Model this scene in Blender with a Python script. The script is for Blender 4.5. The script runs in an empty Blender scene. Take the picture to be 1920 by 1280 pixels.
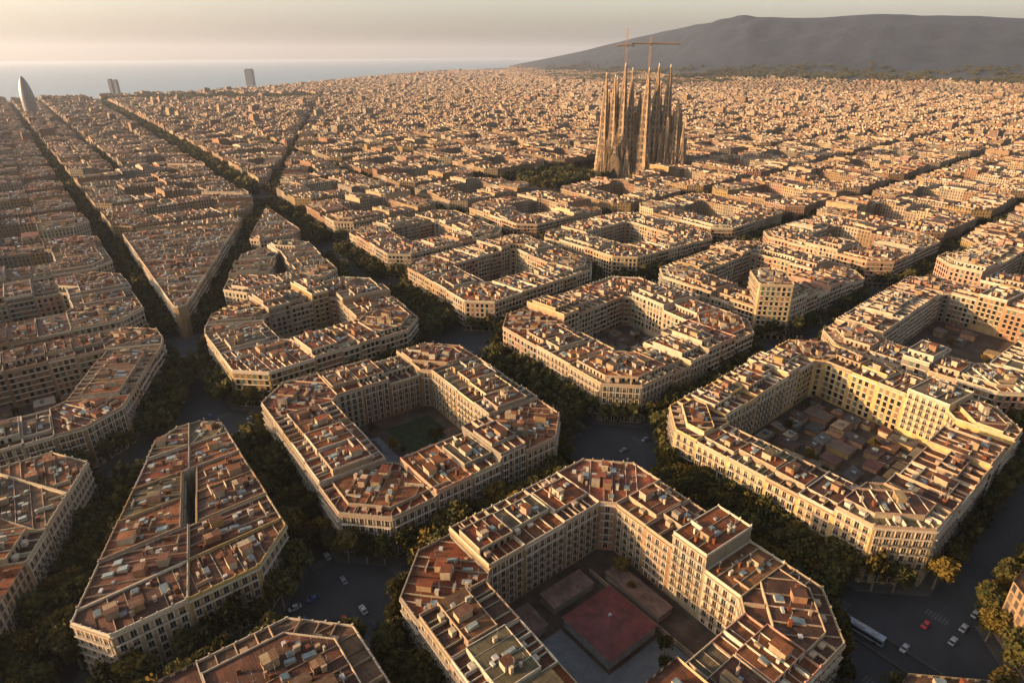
import bpy, math, random
import numpy as np
from mathutils import Vector, Matrix, noise as mnoise
R = math.radians
sc = bpy.context.scene
COL = sc.collection

# ------------------------------------------------------------------ camera
CAM = (-60.16, -177.99, 169.85)
YAW, PITCH = R(36.70), R(24.22)
cd = bpy.data.cameras.new("camera"); cam = bpy.data.objects.new("camera", cd); COL.objects.link(cam)
cd.sensor_width = 36.0; cd.lens = 1187.1 / 1920 * 36; cd.clip_start = 1.0; cd.clip_end = 120000
cam.location = CAM
cam.rotation_euler = (Matrix.Rotation(-YAW, 4, 'Z') @ Matrix.Rotation(R(90) - PITCH, 4, 'X') @ Matrix.Rotation(R(-0.34), 4, 'Z')).to_euler()
sc.camera = cam
FW = (math.sin(YAW), math.cos(YAW)); RT = (math.cos(YAW), -math.sin(YAW))

# ------------------------------------------------------------------ light
SUN_AZ, SUN_EL = R(-64), R(14.5)          # azimuth clockwise from +Y
w = bpy.data.worlds.new("World"); sc.world = w; w.use_nodes = True
nt = w.node_tree; bg = nt.nodes['Background']
sky = nt.nodes.new('ShaderNodeTexSky'); sky.sky_type = 'NISHITA'; sky.sun_disc = False
sky.sun_elevation = SUN_EL; sky.sun_rotation = SUN_AZ
sky.air_density = 1.2; sky.dust_density = 4.4; sky.ozone_density = 1.2; sky.altitude = 100
hs = nt.nodes.new('ShaderNodeHueSaturation'); hs.inputs['Saturation'].default_value = 0.55
mx = nt.nodes.new('ShaderNodeMix'); mx.data_type = 'RGBA'; mx.blend_type = 'MULTIPLY'; mx.inputs[0].default_value = 1
mx.inputs[7].default_value = (1.0, 0.965, 0.94, 1)
nt.links.new(sky.outputs[0], hs.inputs['Color']); nt.links.new(hs.outputs[0], mx.inputs[6]); nt.links.new(mx.outputs[2], bg.inputs[0])
bg.inputs[1].default_value = 0.112
sd = bpy.data.lights.new("sun", 'SUN'); sd.energy = 5.0; sd.angle = R(0.5); sd.color = (1.0, 0.61, 0.285)
so = bpy.data.objects.new("sun", sd); COL.objects.link(so); so.location = (0, 0, 900)
sv = Vector((math.sin(SUN_AZ) * math.cos(SUN_EL), math.cos(SUN_AZ) * math.cos(SUN_EL), math.sin(SUN_EL)))
so.rotation_euler = sv.to_track_quat('Z', 'Y').to_euler()
sc.view_settings.view_transform = 'Standard'; sc.view_settings.look = 'None'
sc.view_settings.exposure = 1.86; sc.view_settings.gamma = 1
sc.render.engine = 'CYCLES'
sc.cycles.max_bounces = 5; sc.cycles.diffuse_bounces = 3; sc.cycles.glossy_bounces = 2; sc.cycles.volume_bounces = 0
sc.cycles.transmission_bounces = 2; sc.cycles.transparent_max_bounces = 6

# ------------------------------------------------------------------ materials
class NT:
    def __init__(s, name):
        s.m = bpy.data.materials.new(name); s.m.use_nodes = True; s.t = s.m.node_tree
        s.b = s.t.nodes['Principled BSDF']; s.b.inputs['Roughness'].default_value = 0.85
        s.b.inputs['Specular IOR Level'].default_value = 0.25
    def n(s, typ, **k):
        o = s.t.nodes.new('ShaderNode' + typ)
        for a, v in k.items(): setattr(o, a, v)
        return o
    def l(s, a, b): s.t.links.new(a, b)
    def val(s, sock, v):
        if hasattr(v, 'is_output'): s.l(v, sock)
        else: sock.default_value = v
    def math(s, op, a, b=0.0, c=0.0):
        o = s.n('Math', operation=op)
        s.val(o.inputs[0], a); s.val(o.inputs[1], b); s.val(o.inputs[2], c)
        return o.outputs[0]
    def mix(s, f, a, b, mode='MIX'):
        o = s.n('Mix', data_type='RGBA', blend_type=mode)
        s.val(o.inputs[0], f); s.val(o.inputs[6], a); s.val(o.inputs[7], b)
        return o.outputs[2]
    def noise(s, vec, scale, detail=3, rough=0.6, typ='Noise'):
        o = s.n('TexNoise'); o.inputs['Scale'].default_value = scale; o.inputs['Detail'].default_value = detail
        o.inputs['Roughness'].default_value = rough
        if vec is not None: s.l(vec, o.inputs['Vector'])
        return o.outputs[0]
    def rng(s, v, a, b, c=0.0, d=1.0):
        o = s.n('MapRange'); s.val(o.inputs[0], v)
        for i, x in zip((1, 2, 3, 4), (a, b, c, d)): o.inputs[i].default_value = x
        return o.outputs[0]
    def scale(s, vec, x, y, z=1):
        o = s.n('Mapping'); s.l(vec, o.inputs[0]); o.inputs['Scale'].default_value = (x, y, z); return o.outputs[0]
    def pos(s): return s.n('NewGeometry').outputs['Position']
    def uv(s): return s.n('UVMap', uv_map='UVMap').outputs[0]
    def tint(s): return s.n('Attribute', attribute_name='tint').outputs['Color']
    def bump(s, h, d, strength=0.6):
        o = s.n('Bump'); o.inputs['Distance'].default_value = d; o.inputs['Strength'].default_value = strength
        s.l(h, o.inputs['Height']); s.l(o.outputs[0], s.b.inputs['Normal'])
    def base(s, c): s.val(s.b.inputs['Base Color'], c)
def rgb(r, g, b): return (r, g, b, 1)

def mat_wall(windows):
    m = NT('stucco_with_windows' if windows else 'stucco')
    t = m.tint(); p = m.pos()
    st = m.rng(m.noise(m.scale(p, .5, .5, .12), 1.0, 4, .65), .3, .75, .62, 1.12)      # rain streaks, patches of dirt
    c = m.mix(1.0, t, m.n('CombineColor').outputs[0], 'MULTIPLY') if False else None
    cc = m.n('CombineColor'); m.l(st, cc.inputs[0]); m.l(st, cc.inputs[1]); m.l(m.math('MULTIPLY', st, .97), cc.inputs[2])
    c = m.mix(1.0, t, cc.outputs[0], 'MULTIPLY')
    if windows:
        sx = m.n('SeparateXYZ'); m.l(m.uv(), sx.inputs[0]); u, v = sx.outputs[0], sx.outputs[1]
        fu = m.math('ABSOLUTE', m.math('SUBTRACT', m.math('FRACT', m.math('DIVIDE', u, 2.9)), .5))
        fv = m.math('ABSOLUTE', m.math('SUBTRACT', m.math('FRACT', m.math('DIVIDE', m.math('SUBTRACT', v, 1.0), 3.5)), .46))
        a = m.math('MULTIPLY', m.math('LESS_THAN', fu, .29), m.math('LESS_THAN', fv, .36))
        wn = m.n('TexWhiteNoise', noise_dimensions='2D')
        cv = m.n('CombineXYZ'); m.l(m.math('FLOOR', m.math('DIVIDE', u, 2.9)), cv.inputs[0]); m.l(m.math('FLOOR', m.math('DIVIDE', v, 3.5)), cv.inputs[1]); m.l(cv.outputs[0], wn.inputs['Vector'])
        dark = m.mix(wn.outputs[0], rgb(.012, .013, .013), rgb(.07, .05, .035))
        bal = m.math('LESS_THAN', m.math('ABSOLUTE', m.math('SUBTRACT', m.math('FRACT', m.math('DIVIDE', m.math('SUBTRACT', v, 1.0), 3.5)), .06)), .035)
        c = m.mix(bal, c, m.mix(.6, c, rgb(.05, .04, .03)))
        c = m.mix(a, c, dark)
    m.base(c)
    if not windows: m.bump(m.noise(p, 3.0, 3), .05, .4)
    return m.m
def mat_roof():
    m = NT('terrace_tiles'); t = m.tint(); uv = m.uv(); p = m.pos()
    a = m.noise(m.scale(uv, 2.6, .22), 1.0, 4, .7)           # tile courses running down the slope
    b = m.noise(m.scale(uv, .22, .16), 1.0, 4, .65)          # large repairs and damp
    k = m.math('MULTIPLY', m.rng(a, .3, .7, .4, 1.5), m.rng(b, .32, .68, .5, 1.35))
    cc = m.n('CombineColor'); m.l(k, cc.inputs[0]); m.l(k, cc.inputs[1]); m.l(k, cc.inputs[2])
    c = m.mix(1.0, t, cc.outputs[0], 'MULTIPLY')
    g = m.rng(m.noise(m.scale(uv, .12, .35), 1.3, 3, .6), .56, .66, 0, .55)
    c = m.mix(g, c, rgb(.085, .055, .036))
    d = m.rng(m.noise(p, .33, 4, .7), .60, .66, 0, .6)
    c = m.mix(d, c, rgb(.03, .022, .018))
    m.base(c); m.b.inputs['Roughness'].default_value = .75
    m.bump(a, .12, .9)
    return m.m
def mat_tint(name, rough=.7, spec=.3, metal=0):
    m = NT(name); t = m.tint(); n = m.rng(m.noise(m.pos(), 1.3, 3), .3, .7, .75, 1.15)
    cc = m.n('CombineColor'); [m.l(n, cc.inputs[i]) for i in range(3)]
    m.base(m.mix(1.0, t, cc.outputs[0], 'MULTIPLY'))
    m.b.inputs['Roughness'].default_value = rough; m.b.inputs['Specular IOR Level'].default_value = spec; m.b.inputs['Metallic'].default_value = metal
    return m.m
def mat_plain(name, c, rough=.8, spec=.3, metal=0, var=.25, sc_=.5):
    m = NT(name); n = m.noise(m.pos(), sc_, 4, .65)
    m.base(m.mix(m.rng(n, .3, .7), rgb(*[x * (1 - var) for x in c]), rgb(*[min(1, x * (1 + var)) for x in c])))
    m.b.inputs['Roughness'].default_value = rough; m.b.inputs['Specular IOR Level'].default_value = spec; m.b.inputs['Metallic'].default_value = metal
    return m.m
def mat_leaf(name, c1, c2):
    m = NT(name); oi = m.n('ObjectInfo'); n = m.noise(m.pos(), .35, 2)
    c = m.mix(m.rng(n, .35, .65), rgb(*c1), rgb(*c2))
    c = m.mix(m.rng(oi.outputs['Random'], .6, 1, 0, .6), c, rgb(.13, .08, .012))
    m.base(c); m.b.inputs['Roughness'].default_value = .8; m.b.inputs['Specular IOR Level'].default_value = .12
    tr = m.n('BsdfTranslucent'); m.l(c, tr.inputs[0]); ms = m.n('MixShader'); ms.inputs[0].default_value = .25
    m.l(m.b.outputs[0], ms.inputs[1]); m.l(tr.outputs[0], ms.inputs[2]); m.l(ms.outputs[0], m.t.nodes['Material Output'].inputs[0])
    return m.m
def mat_asphalt():
    m = NT('asphalt'); p = m.pos(); n = m.noise(p, .06, 5, .6); n2 = m.noise(p, 1.5, 3)
    c = m.mix(m.rng(n, .35, .65), rgb(.012, .0128, .016), rgb(.024, .025, .029)); c = m.mix(m.rng(n2, .4, .7, 0, .5), c, rgb(.022, .022, .024))
    m.base(c); return m.m
def mat_water():
    m = NT('sea_water'); p = m.pos(); m.base(rgb(.035, .06, .08)); m.b.inputs['Roughness'].default_value = .32; m.b.inputs['Specular IOR Level'].default_value = .5
    n = m.noise(m.scale(p, .012, .02), 1.0, 5, .7); m.bump(n, 6.0, .5); return m.m
def mat_land():
    m = NT('land'); p = m.pos(); n = m.noise(p, .012, 5, .6)
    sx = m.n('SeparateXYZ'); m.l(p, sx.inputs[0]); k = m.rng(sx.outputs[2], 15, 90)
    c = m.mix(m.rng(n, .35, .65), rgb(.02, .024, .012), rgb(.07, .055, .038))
    h = m.mix(m.rng(m.noise(p, .011, 9, .85), .40, .60), rgb(.002, .004, .011), rgb(.011, .017, .027))  # dark hill woods, with the blue of distance haze put into their colour
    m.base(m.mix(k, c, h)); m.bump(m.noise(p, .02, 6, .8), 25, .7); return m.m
def mat_stone():
    m = NT('carved_stone'); p = m.pos(); n = m.noise(m.scale(p, .35, .35, .12), 1, 5, .7); n2 = m.noise(p, .6, 5, .75)
    c = m.mix(m.rng(n, .3, .7), rgb(.075, .05, .03), rgb(.29, .195, .11)); c = m.mix(m.rng(n2, .5, .7, 0, .7), c, rgb(.045, .03, .02))
    m.base(c); m.bump(n2, .9, 1.0); return m.m
def mat_tower(name, c1, c2, fh, fw):
    m = NT(name); sx = m.n('SeparateXYZ'); m.l(m.uv(), sx.inputs[0])
    a = m.math('LESS_THAN', m.math('FRACT', m.math('DIVIDE', sx.outputs[1], fh)), .6)
    b = m.math('LESS_THAN', m.math('FRACT', m.math('DIVIDE', sx.outputs[0], fw)), .75)
    m.base(m.mix(m.math('MULTIPLY', a, b), rgb(*c1), rgb(*c2))); m.b.inputs['Roughness'].default_value = .35; m.b.inputs['Specular IOR Level'].default_value = .5
    return m.m
M = dict(wall=mat_wall(False), wallwin=mat_wall(True), roof=mat_roof(), paint=mat_tint('painted_plaster'), shutter=mat_tint('shutter_slats', .6),
         glass=mat_plain('window_glass', (.007, .008, .009), .2, .35, 0, .3, .3), iron=mat_plain('balcony_iron', (.025, .023, .02), .5),
         skylight=mat_plain('skylight_glass', (.08, .10, .10), .2, .6, 0, .4, .8), metal=mat_plain('zinc', (.18, .18, .18), .4, .5, .3),
         leaf=mat_leaf('plane_leaves', (.018, .023, .007), (.055, .044, .010)), bark=mat_plain('bark', (.12, .10, .07), .9),
         asphalt=mat_asphalt(), pavement=mat_plain('pavement_slabs', (.045, .043, .04), .9, .2, 0, .25, .3), marking=mat_plain('road_paint', (.05, .05, .05), .8, .2, 0, .2, .8),
         dirt=mat_plain('courtyard_ground', (.045, .033, .025), .95, .1, 0, .4, .15), water=mat_water(), land=mat_land(), stone=mat_stone(),
         crane=mat_plain('crane_steel', (.22, .13, .05), .5, .4, 0, .15), bullet=mat_tower('bullet_glass', (.10, .09, .09), (.05, .055, .065), 4.0, 3.0),
         slab=mat_tower('curtain_wall', (.10, .105, .12), (.035, .04, .055), 4.0, 3.0),
         redroof=mat_plain('red_sheeting', (.062, .014, .013), .7, .3, 0, .5, .25), slabgrey=mat_plain('concrete_slab', (.075, .08, .088), .9, .2, 0, .2, .4),
         lawn=mat_plain('lawn', (.014, .022, .01), .95, .1, 0, .5, .4), tyre=mat_plain('tyre', (.02, .02, .02), .9), ramp=mat_plain('dark_asphalt', (.014, .014, .016), .9))

# ------------------------------------------------------------------ mesh collector
class MB:
    def __init__(s): s.v = []; s.f = []; s.m = []; s.uv = []; s.t = []; s.mats = []; s.boxes = []
    def mi(s, m):
        if m not in s.mats: s.mats.append(m)
        return s.mats.index(m)
    def face(s, pts, mat, uvs, tint):
        i = len(s.v); s.v.extend(pts); s.f.append(tuple(range(i, i + len(pts)))); s.m.append(s.mi(mat)); s.uv.append(uvs); s.t.append(tint)
    def side(s, p, q, z0, z1, mat, tint, u0=0):
        L = math.hypot(q[0] - p[0], q[1] - p[1])
        s.face([(p[0], p[1], z0), (q[0], q[1], z0), (q[0], q[1], z1), (p[0], p[1], z1)], mat, [(u0, z0), (u0 + L, z0), (u0 + L, z1), (u0, z1)], tint)
    def top(s, poly, z, mat, tint, ax=(1, 0), zs=None):
        s.face([(p[0], p[1], z if zs is None else zs[i]) for i, p in enumerate(poly)], mat, [(p[0] * ax[0] + p[1] * ax[1], -p[0] * ax[1] + p[1] * ax[0]) for p in poly], tint)
    def prism(s, poly, z0, z1, mat, tint, tmat=None, ttint=None, ax=(1, 0), zs=None):
        n = len(poly)
        for i in range(n): s.side(poly[i], poly[(i + 1) % n], z0, z1, mat, tint)
        s.top(poly, z1, tmat or mat, ttint or tint, ax)
    def box(s, c, ax, hx, hy, z0, z1, mat, tint, tmat=None, ttint=None, slope=0):
        ux = (ax[0] * hx, ax[1] * hx); uy = (-ax[1] * hy, ax[0] * hy)
        P = [(c[0] - ux[0] - uy[0], c[1] - ux[1] - uy[1]), (c[0] + ux[0] - uy[0], c[1] + ux[1] - uy[1]), (c[0] + ux[0] + uy[0], c[1] + ux[1] + uy[1]), (c[0] - ux[0] + uy[0], c[1] - ux[1] + uy[1])]
        if slope == 0: s.prism(P, z0, z1, mat, tint, tmat, ttint, ax); return P
        zt = [z1, z1, z1 + slope, z1 + slope]
        for i in range(4):
            j = (i + 1) % 4
            s.face([(*P[i], z0), (*P[j], z0), (*P[j], zt[j]), (*P[i], zt[i])], mat, [(0, z0), (1, z0), (1, zt[j]), (0, zt[i])], tint)
        s.top(P, z1, tmat or mat, ttint or tint, ax, zt); return P
    def strip(s, p, q, th, z0, z1, mat, tint):      # wall from p to q growing th to the left (inwards of a ccw polygon)
        L = math.hypot(q[0] - p[0], q[1] - p[1])
        if L < .3: return
        d = ((q[0] - p[0]) / L, (q[1] - p[1]) / L); n = (-d[1], d[0])
        a, b = p, q; c = (q[0] + n[0] * th, q[1] + n[1] * th); e = (p[0] + n[0] * th, p[1] + n[1] * th)
        P = [a, b, c, e] if th > 0 else [b, a, e, c]
        s.prism(P, z0, z1, mat, tint)
        if z0 > 5 and th < 0: s.face([(x, y, z0) for x, y in reversed(P)], mat, [(0, 0)] * 4, tint)
    def bx(s, cx, cy, ax, hx, hy, z0, z1, mat, tint, tmat, ttint):   # deferred box for the far city
        s.boxes.append((cx, cy, ax[0], ax[1], hx, hy, z0, z1, s.mi(mat), *tint[:3], s.mi(tmat), *ttint[:3]))
    def build(s, name, parent=None, smooth=False, origin=(0, 0, 0), link=True):
        V = np.array(s.v, dtype=np.float64).reshape(-1, 3)
        ls = np.array([len(f) for f in s.f], dtype=np.int64); lv = np.concatenate([np.array(f) for f in s.f]) if s.f else np.zeros(0, int)
        mi = np.array(s.m, dtype=np.int64); T = np.array([(t[0], t[1], t[2]) for t in s.t], dtype=np.float64).reshape(-1, 3)
        UV = np.array([x for u in s.uv for x in u], dtype=np.float64).reshape(-1, 2)
        if s.boxes:
            B = np.array(s.boxes); n = len(B); cx, cy, ax, ay, hx, hy, z0, z1 = B[:, :8].T
            px = np.stack([cx - ax * hx + ay * hy, cx + ax * hx + ay * hy, cx + ax * hx - ay * hy, cx - ax * hx - ay * hy], 1)
            py = np.stack([cy - ay * hx - ax * hy, cy + ay * hx - ax * hy, cy + ay * hx + ax * hy, cy - ay * hx + ax * hy], 1)
            W = np.zeros((n, 8, 3)); W[:, :4, 0] = px; W[:, 4:, 0] = px; W[:, :4, 1] = py; W[:, 4:, 1] = py; W[:, :4, 2] = z0[:, None]; W[:, 4:, 2] = z1[:, None]
            Q = np.array([[0, 1, 5, 4], [1, 2, 6, 5], [2, 3, 7, 6], [3, 0, 4, 7], [4, 5, 6, 7]])
            F = (Q[None] + (np.arange(n) * 8)[:, None, None] + len(V)).reshape(-1)
            u = np.zeros((n, 5, 4, 2)); wx = 2 * hx; wy = 2 * hy
            for k, wd in enumerate((wx, wy, wx, wy)):
                u[:, k, 1, 0] = wd; u[:, k, 2, 0] = wd; u[:, k, 0, 1] = z0; u[:, k, 1, 1] = z0; u[:, k, 2, 1] = z1; u[:, k, 3, 1] = z1
            off = (cx * 7.3) % 50
            u[:, 4, 1, 0] = wx; u[:, 4, 2, 0] = wx; u[:, 4, 2, 1] = wy; u[:, 4, 3, 1] = wy; u[:, 4, :, 0] += off[:, None]; u[:, 4, :, 1] += off[:, None]
            V = np.concatenate([V, W.reshape(-1, 3)]); ls = np.concatenate([ls, np.full(n * 5, 4)]); lv = np.concatenate([lv, F]); UV = np.concatenate([UV, u.reshape(-1, 2)])
            mm = np.repeat(B[:, 8:9], 5, 1); mm[:, 4] = B[:, 12]; mi = np.concatenate([mi, mm.reshape(-1).astype(int)])
            tt = np.repeat(B[:, None, 9:12], 5, 1); tt[:, 4] = B[:, 13:16]; T = np.concatenate([T, tt.reshape(-1, 3)])
        V = V - np.array(origin)
        me = bpy.data.meshes.new(name); me.vertices.add(len(V)); me.vertices.foreach_set('co', V.reshape(-1).astype(np.float32))
        me.loops.add(len(lv)); me.loops.foreach_set('vertex_index', lv.astype(np.int32)); me.polygons.add(len(ls))
        st = np.concatenate([[0], np.cumsum(ls)[:-1]]) if len(ls) else ls
        me.polygons.foreach_set('loop_start', st.astype(np.int32))
        me.polygons.foreach_set('material_index', mi.astype(np.int32))
        ul = me.uv_layers.new(name='UVMap'); ul.data.foreach_set('uv', UV.reshape(-1).astype(np.float32))
        at = me.attributes.new('tint', 'FLOAT_COLOR', 'FACE'); at.data.foreach_set('color', np.concatenate([T, np.ones((len(T), 1))], 1).reshape(-1).astype(np.float32))
        for m in s.mats: me.materials.append(M[m])
        me.update(calc_edges=True)
        me.polygons.foreach_set('use_smooth', np.full(len(ls), smooth, dtype=bool))
        o = bpy.data.objects.new(name, me)
        if link: COL.objects.link(o)
        if parent: o.parent = parent
        return o
def tag(o, label=None, cat=None, group=None, kind=None):
    for k, v in (('label', label), ('category', cat), ('group', group), ('kind', kind)):
        if v: o[k] = v
    return o
def empty(name, loc, label, cat, group=None):
    o = bpy.data.objects.new(name, None); COL.objects.link(o); o.location = loc; o.empty_display_size = 1
    return tag(o, label, cat, group)
def structure(mb, name): return tag(mb.build(name), kind='structure')

# ------------------------------------------------------------------ plane geometry
def clip(poly, P, N, newtag):       # keep the side where (x-P).N <= 0; poly = list of (pt, tag of edge leaving pt)
    out = []; n = len(poly)
    d = [(p[0][0] - P[0]) * N[0] + (p[0][1] - P[1]) * N[1] for p in poly]
    for i in range(n):
        j = (i + 1) % n; (a, ta), (b, tb) = poly[i], poly[j]
        if d[i] <= 0:
            if d[j] <= 0: out.append((a, ta))
            else:
                t = d[i] / (d[i] - d[j]); out.append((a, ta)); out.append(((a[0] + (b[0] - a[0]) * t, a[1] + (b[1] - a[1]) * t), newtag))
        elif d[j] <= 0:
            t = d[i] / (d[i] - d[j]); out.append(((a[0] + (b[0] - a[0]) * t, a[1] + (b[1] - a[1]) * t), ta))
    out2 = []
    for k, (p, t) in enumerate(out):
        q = out[(k + 1) % len(out)][0]
        if math.hypot(p[0] - q[0], p[1] - q[1]) > .05: out2.append((p, t))
    return out2 if len(out2) > 2 else []
def area(pts): return .5 * sum(pts[i][0] * pts[(i + 1) % len(pts)][1] - pts[(i + 1) % len(pts)][0] * pts[i][1] for i in range(len(pts)))
def cen(pts): return (sum(p[0] for p in pts) / len(pts), sum(p[1] for p in pts) / len(pts))
def unit(a, b):
    L = math.hypot(b[0] - a[0], b[1] - a[1]); return ((b[0] - a[0]) / L, (b[1] - a[1]) / L), L
def inset(pts, d):
    poly = [(p, 0) for p in pts]; n = len(pts)
    for i in range(n):
        e, L = unit(pts[i], pts[(i + 1) % n]); N = (e[1], -e[0])     # outward for ccw
        if not poly: return []
        poly = clip(poly, (pts[i][0] - N[0] * d, pts[i][1] - N[1] * d), N, 0)
    return [p for p, _ in poly]
def inradius(pts):
    lo, hi = 0, 90
    for _ in range(14):
        m = (lo + hi) / 2
        if len(inset(pts, m)) > 2: lo = m
        else: hi = m
    return lo
def inside(p, pts):
    n = len(pts)
    return all((pts[(i + 1) % n][0] - pts[i][0]) * (p[1] - pts[i][1]) - (pts[(i + 1) % n][1] - pts[i][1]) * (p[0] - pts[i][0]) >= 0 for i in range(n))
DIAG_P = (18.0, 278.0); DIAG_D = unit((0, 0), (.425, 1.0))[0]; DIAG_N = (DIAG_D[1], -DIAG_D[0])   # N points right
def diag_dist(p): return (p[0] - DIAG_P[0]) * DIAG_N[0] + (p[1] - DIAG_P[1]) * DIAG_N[1]
def warp(gb, ga):
    a = ga + gb * (.075 + .0001 * max(0, min(ga, 900))) if gb > 0 else ga
    sh = .08 * ga / (1 + ga / 4000) if ga > 0 else 0.0
    b = gb + sh * min(1, gb / 125) if gb > 0 else gb - .012 * max(ga, 0)
    return (b, a)
def camd(p): return math.hypot(p[0] - CAM[0], p[1] - CAM[1])
def view(p, z=20):
    dx, dy = p[0] - CAM[0], p[1] - CAM[1]; f = dx * FW[0] + dy * FW[1]; r = dx * RT[0] + dy * RT[1]; u = z - CAM[2]
    zc = f * math.cos(PITCH) - u * math.sin(PITCH); yc = f * math.sin(PITCH) + u * math.cos(PITCH)
    if zc < 1: return (9e9, 9e9)
    return (960 + 1187.1 * r / zc, 640 - 1187.1 * yc / zc)

# ------------------------------------------------------------------ terrain
RIDGE = [(955, 127, 9500), (985, 119, 9500), (1040, 108, 9300), (1100, 96, 9000), (1200, 72, 8000), (1300, 48, 7200), (1400, 38, 6600), (1500, 38, 6300), (1580, 34, 6200), (1650, 31, 6100), (1720, 34, 6000), (1800, 36, 5900), (1920, 42, 5800), (2200, 60, 5500), (2600, 80, 5300)]
def ridge(p):
    dx, dy = p[0] - CAM[0], p[1] - CAM[1]; f = dx * FW[0] + dy * FW[1]; r = dx * RT[0] + dy * RT[1]
    if f < 50: return 0, 6000
    x = 960 + 1302.0 * r / f
    if x < 955: return 0, 9500
    for k in range(len(RIDGE) - 1):
        if x <= RIDGE[k + 1][0]:
            t = (x - RIDGE[k][0]) / (RIDGE[k + 1][0] - RIDGE[k][0]); y = RIDGE[k][1] * (1 - t) + RIDGE[k + 1][1] * t; rr = RIDGE[k][2] * (1 - t) + RIDGE[k + 1][2] * t
            break
    else: y, rr = 80, 5300
    # angle above the horizon for that pixel
    vy = (640 - y) / 1187.1; vx = (x - 960) / 1187.1
    up = -math.sin(PITCH) + vy * math.cos(PITCH); fw = math.cos(PITCH) + vy * math.sin(PITCH)
    return CAM[2] + rr * up / math.hypot(fw, vx), rr
def sstep(a, b, x):
    t = max(0, min(1, (x - a) / (b - a))); return t * t * (3 - 2 * t)
def hz(p):
    H, rr = ridge(p)
    if H <= 0: return 0.0
    r = camd(p); s = .16 * sstep(2600, rr * .72, r) + .84 * sstep(rr * .66, rr, r) ** 1.2
    s *= 1 - .6 * sstep(rr, rr * 1.6, r)
    q_ = math.sin(p[0] * .0021 + 2 * math.sin(p[1] * .0013)) * .5 + math.sin((p[0] * .7 - p[1]) * .0052 + 1.7 * math.sin(p[0] * .0017)) * .35 + math.sin((p[0] + p[1] * .6) * .0127) * .18 + math.sin((p[0] * .3 - p[1]) * .026) * .09
    k = .13 * q_ * sstep(.12, .5, s) * sstep(1.5, 12, azim(p)) * (1 - .85 * sstep(.85, 1, s)) + .0 * math.sin(p[0] * .0045 + 1.3 * math.sin(p[1] * .003)) * math.sin(p[1] * .0061 + p[0] * .002) * sstep(.3, .6, s) * (1 - sstep(.8, 1, s))
    if s > .1:
        v = Vector((p[0] * .0011, p[1] * .0011, 3.0)); k += sstep(.1, .4, s) * (1 - .8 * sstep(.8, 1, s)) * .11 * mnoise.fractal(v, .9, 2.1, 6) * sstep(2, 10, azim(p))
    return max(0, H * (s + k))
def azim(p):
    dx, dy = p[0] - CAM[0], p[1] - CAM[1]; return math.degrees(math.atan2(dx * RT[0] + dy * RT[1], dx * FW[0] + dy * FW[1]))
def coast(d):       # distance of the shore along azimuth d (degrees from the view axis)
    T = [(-90, 4300), (-60, 4200), (-45, 3900), (-36, 3700), (-27, 3740), (-20, 4200), (-15.5, 4900), (-9, 6800), (-3, 9800), (2, 12700), (4, 14500), (90, 14500)]
    for k in range(len(T) - 1):
        if d <= T[k + 1][0]:
            t = (d - T[k][0]) / (T[k + 1][0] - T[k][0]); return T[k][1] * (1 - t) + T[k + 1][1] * t
    return 14500
def build_terrain():
    az = np.radians(np.arange(-60, 62, .25)); rr = [0, 200, 500, 1000, 1600, 2200] + list(np.arange(2600, 10000, 80)) + [11000, 12500, 14500]
    mb = MB(); idx = {}; V = []
    for i, a in enumerate(az):
        c = coast(math.degrees(a))
        for j, r in enumerate(rr):
            r_ = min(r, c); g = YAW + a; p = (CAM[0] + r_ * math.sin(g), CAM[1] + r_ * math.cos(g))
            idx[i, j] = len(V); V.append((p[0], p[1], hz(p) if j > 5 else -.0))
    mb.v = V
    for i in range(len(az) - 1):
        for j in range(len(rr) - 1):
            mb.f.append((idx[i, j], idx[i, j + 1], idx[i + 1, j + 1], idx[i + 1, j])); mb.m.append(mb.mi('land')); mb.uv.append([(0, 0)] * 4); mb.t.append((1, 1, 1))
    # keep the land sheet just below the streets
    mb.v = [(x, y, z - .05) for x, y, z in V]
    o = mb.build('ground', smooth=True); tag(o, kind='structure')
    s = MB(); n = 64; Rr = 90000
    s.top([(CAM[0] + Rr * math.cos(2 * math.pi * k / n), CAM[1] + Rr * math.sin(2 * math.pi * k / n)) for k in range(n)], -3.0, 'water', (1, 1, 1))
    structure(s, 'sea')
build_terrain()
g = MB(); g.top([(-700, -700), (900, -700), (900, 1000), (-700, 1000)], .0, 'asphalt', (1, 1, 1)); structure(g, 'road')

# ------------------------------------------------------------------ city blocks
def quad(b0, b1, a0, a1): return [((b0, a0), 'street'), ((b1, a0), 'street'), ((b1, a1), 'street'), (((b0), a1), 'street')]
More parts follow.
